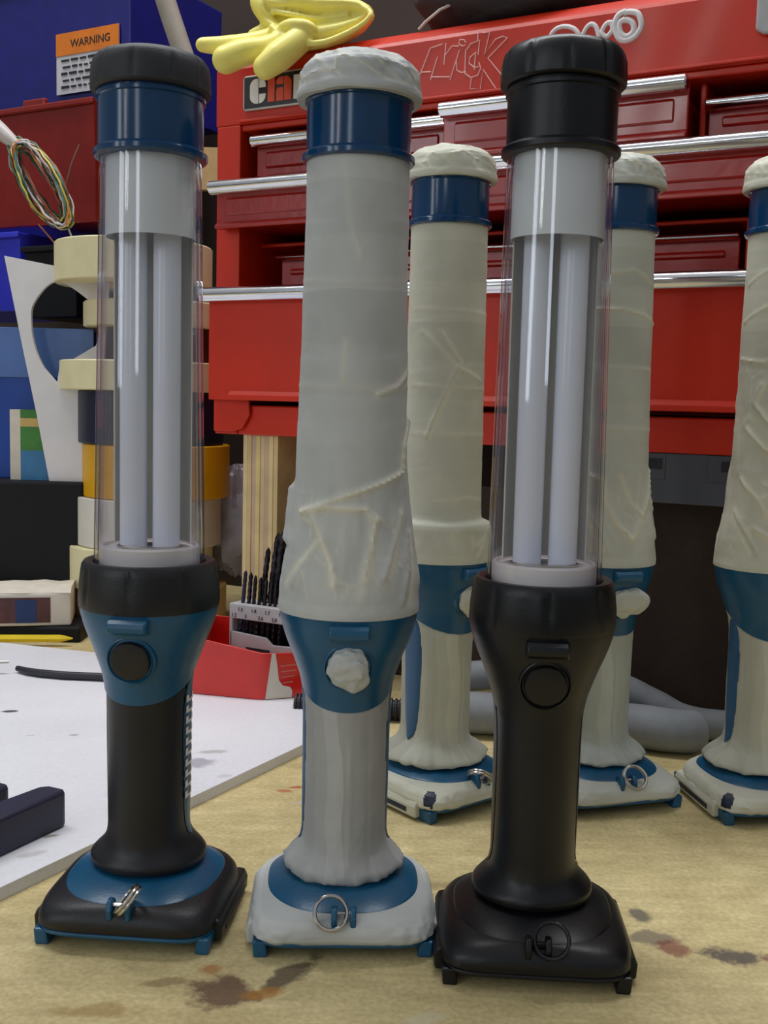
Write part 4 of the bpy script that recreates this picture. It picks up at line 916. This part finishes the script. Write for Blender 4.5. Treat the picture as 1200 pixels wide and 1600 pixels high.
# coloured wire loop
mb = MB(); cols = [(206, 200, 196), (150, 60, 40), (210, 190, 90), (70, 130, 120), (200, 120, 60), (150, 160, 190), (120, 90, 80), (190, 190, 170), (80, 110, 90)]
wm_ = [mat('wire insulation', c, 0.4) for c in cols]
for k in range(30):
    a = 0.32 + 0.75 * R_.random(); pth = []
    for i in range(40):
        t = 2 * pi * i / 40
        lx, ly = 30 * a * sin(t), 78 * (0.7 + 0.3 * a) * cos(t) * (1 + 0.05 * sin(k * 1.7))
        X_ = 62 + lx * 0.87 + ly * 0.52 + 5 * sin(t * 3 + k) * 0.4; Y_ = 288 + ly * 0.87 - lx * 0.5
        q = mm(at(X_, Y_, 1.035 + 0.006 * sin(t * 2 + k) + 0.010 * (k / 20.0 - 0.5))); pth.append(q + Vector((R_.random() * 2, 0, R_.random() * 2)))
    mb.tube(pth, 1.0, 6, closed=True, mi=k % len(cols))
q = [mm(at(x, y, 1.04)) for x, y in ((-14, 190), (0, 205), (20, 222), (34, 236))]; mb.tube(q, [7, 8, 6, 3], 8, mi=0)
for pts in (((95, 330), (112, 370), (120, 386)), ((100, 300), (112, 255), (124, 226)), ((60, 350), (90, 385), (110, 392))): mb.tube([mm(at(x, y, 1.05)) for x, y in pts], 0.9, 6, mi=R_.randrange(len(cols)))
tag(mb.build('wire_bundle', wm_, None, smooth=60), 'looped bundle of thin coloured wires hanging in front of the red bin', 'wire bundle')
# pipe and cardboard behind
mb = MB(); mb.tube([mm(at(x, y, 1.06)) for x, y in ((238, -90), (252, -20), (268, 30), (290, 95), (305, 160))], 9.5, 16)
tag(mb.build('flexible_pipe', M['beige_pipe'], None, smooth=60), 'pale grey pipe hanging behind the cap of the unmasked blue light', 'pipe')
a_, c_ = mm(at(268, 232, 1.16)), mm(at(352, 300, 1.16))
mb = MB(); mb.box(a_.x, c_.x, 1150, 1160, c_.z, a_.z); tag(mb.build('cardboard_panel', M['card'], None, smooth=0), 'tan cardboard panel behind the left edge of the red chest', 'cardboard')
# crumpled plastic bag between the rolls and the plywood
mb = MB(); c0 = mm(at(366, 815, 1.08)); mb.ball(c0, 24, 18, 52, 28, 22, fn=lambda d: 1 + 0.35 * nz(d.x, d.y, d.z, 1.7, 3) + 0.25 * abs(nz(d.x, d.y, d.z, 3.4, 5)))
tag(mb.build('plastic_bag', M['bag'], None, smooth=25), 'crumpled grey plastic bag between the yellow roll and the plywood stack', 'bag')

# ------------------------------------------------------------------ hoses behind the rear lights
def smooth_path(P, n=8):
    P = [Vector(p) for p in P]; out = []
    for i in range(len(P) - 1):
        p0 = P[max(i - 1, 0)]; p1 = P[i]; p2 = P[i + 1]; p3 = P[min(i + 2, len(P) - 1)]
        for k in range(n):
            t = k / n; out.append(0.5 * ((2 * p1) + (p2 - p0) * t + (2 * p0 - 5 * p1 + 4 * p2 - p3) * t * t + (3 * p1 - p0 - 3 * p2 + p3) * t ** 3))
    return out + [P[-1]]
mb = MB(); pth = smooth_path([(50, 748, 30), (110, 742, 36), (160, 730, 32), (188, 722, 22), (212, 714, 12.5), (262, 705, 11), (330, 690, 11)])
mb.tube(pth, [10.5 + 0.6 * nz(p.x, p.y, p.z, 0.05, 2) for p in pth], 20)
tag(mb.build('grey_hose', M['hose'], None, smooth=60), 'soft grey hose lying behind the rear taped lights, sloping up on the left', 'hose')
mb = MB(); pth = smooth_path([(52, 716, 14.5), (100, 710, 15), (160, 697, 15), (186, 687, 14.5), (200, 684, 14.5), (208, 687, 14.0)])
mb.tube(pth, [14 + 0.6 * nz(p.x, p.y, p.z, 0.05, 4) if i < len(pth) - 3 else 11 for i, p in enumerate(pth)], 20)
tag(mb.build('grey_hose', M['hose'], None, smooth=60), 'shorter grey hose end lying in front of the sloping one', 'hose')
mb = MB(); pth = smooth_path([(-60, 748, 8), (0, 742, 8), (40, 739, 8)], 60); mb.tube(pth, [7.0 + 0.9 * (1 if (i // 2) % 2 else -0.6) for i in range(len(pth))], 18)
tag(mb.build('ribbed_hose', M['rib'], None, smooth=0), 'thin ribbed black hose on the bench behind the masked front light', 'hose')

# ------------------------------------------------------------------ on top of the chest
def chest_pt(t, d, z): return wallpt(t / 1000, d / 1000) * 1000 + Vector((0, 0, z))
mb = MB(); c0 = chest_pt(240, 52, 332.0)
mb.ball((0, 0, 0), 82, 54, 32, 48, 30, fn=lambda d: 1 + 0.16 * nz(d.x, d.y, d.z, 1.6, 8) + 0.05 * nz(d.x, d.y, d.z, 5, 9))
mb.v = [Vector(v) for v in mb.v]; mb.v = [Vector((v.x, v.y, max(v.z, -29.0) if v.y > -40 else v.z)) for v in mb.v]
o = mb.build('cloth', M['cloth'], None, smooth=60); o.location = c0 / 1000; o.rotation_euler = (0, 0, YAW); tag(o, 'dark grey bundled cloth on top of the red chest', 'cloth')
mb = MB(); mb.tube([chest_pt(t, d, z) for t, d, z in ((176, 10, 303.6), (182, 9, 308), (192, 12, 316), (206, 20, 324), (220, 30, 335))], 1.1, 8)
tag(mb.build('white_wire', M['white_roll'], None, smooth=60), 'thin pale wire sticking up from the chest lid beside the dark cloth', 'wire')
mb = MB(); mb.prism([(419, 266), (424, 263), (470, 263), (470, 330), (419, 330)], -6, -2); o = mb.build('plastic_sheet', M['grey_plastic'], None, smooth=0, bevel=1.5); o.location = CH; o.rotation_euler = (0, 0, YAW)
tag(o, 'pale grey plastic sheet hanging over the chest lid at the top right corner', 'plastic sheet')

# rubber glove: cuff lying on the lid, fingers hanging over the front left edge
def glove():
    def g(px, py, Y): return mm(at(px, py, Y))
    mb = MB()
    # palm and folded cuff: flattened bag along the lid
    spine = [((404, 12), 0.885, 9, 12), ((425, 24), 0.880, 17, 15), ((450, 33), 0.874, 20, 17), ((480, 38), 0.868, 21, 18), ((510, 38), 0.862, 19, 17), ((540, 34), 0.856, 16, 15), ((565, 28), 0.852, 11, 11), ((580, 24), 0.850, 5, 6)]
    rings = []
    for (q, Y, rz, ry) in spine:
        c = g(*q, Y); ring_ = []
        for j in range(28):
            a = 2 * pi * j / 28; ca, sa = cos(a), sin(a)
            # the open cuff: a hollow pressed into the front between the two lips
            dent = 0.95 * exp(-((sa - 0.05) / 0.42) ** 2) * max(0, -ca) if 425 < q[0] < 575 else 0
            ring_.append(c + Vector((ca * ry * 0.45, ca * ry * (1 - dent), sa * rz)))
        rings.append(ring_)
    mb.loft(rings)
    # rolled lips of the cuff
    lip_lo = smooth_path([g(424, 44, 0.862), g(445, 60, 0.853), g(472, 69, 0.849), g(505, 69, 0.846), g(540, 56, 0.843), g(568, 40, 0.841), g(581, 26, 0.841)], 6)
    lip_up = smooth_path([g(396, 4, 0.875), g(420, 6, 0.868), g(455, 10, 0.862), g(500, 11, 0.858), g(545, 12, 0.850), g(572, 17, 0.845), g(581, 26, 0.841)], 6)
    mb.tube(lip_lo, [2.5] * len(lip_lo), 10); mb.tube(lip_up, [2.3] * len(lip_up), 10)
    fold = smooth_path([g(440, 47, 0.858), g(458, 42, 0.851), g(480, 44, 0.849), g(492, 50, 0.850)], 5); mb.tube(fold, [4, 4.2, 4.5, 4.8, 5, 5, 5, 5, 5, 5, 4.8, 4.6, 4.2, 4, 3.6, 3][:len(fold)], 12)
    fold2 = smooth_path([g(425, 20, 0.868), g(460, 26, 0.860), g(500, 32, 0.855), g(545, 26, 0.850)], 6); mb.tube(fold2, [2.2] * len(fold2), 10)
    # fingers
    def finger(pts, rads):
        P = smooth_path([g(x, y, Y) for x, y, Y in pts], 6); n_ = len(P); mb.tube(P, [itp([(k / (len(rads) - 1), v) for k, v in enumerate(rads)], i / (n_ - 1)) for i in range(n_)], 16)
        mb.ball(P[-1], rads[-1] * 1.0, rads[-1] * 1.0, rads[-1] * 1.0, 16, 10)
    finger([(455, 52, 0.872), (410, 66, 0.868), (362, 74, 0.866), (318, 73, 0.866)], [8, 7.4, 7.8, 5.6])
    finger([(462, 58, 0.862), (420, 76, 0.858), (385, 84, 0.856), (354, 96, 0.856)], [8.5, 8.2, 10.0, 10.6])
    finger([(480, 56, 0.856), (456, 76, 0.850), (436, 92, 0.848), (415, 108, 0.848)], [9.5, 10.4, 11.0, 9.2])
    finger([(450, 44, 0.880), (428, 50, 0.880), (410, 54, 0.880), (396, 57, 0.880)], [9, 7.6, 6.2, 4.2])
    o = mb.build('rubber_glove', M['yellow_rubber'], None, smooth=180)
    rm = o.modifiers.new('remesh', 'REMESH'); rm.mode = 'VOXEL'; rm.voxel_size = 0.0011; rm.use_smooth_shade = True
    s_ = o.modifiers.new('smooth', 'SMOOTH'); s_.factor = 0.5; s_.iterations = 6
    o.location = (0, -0.004, 0.0)
    tag(o, 'yellow rubber glove draped over the top left edge of the red chest', 'glove')
glove()
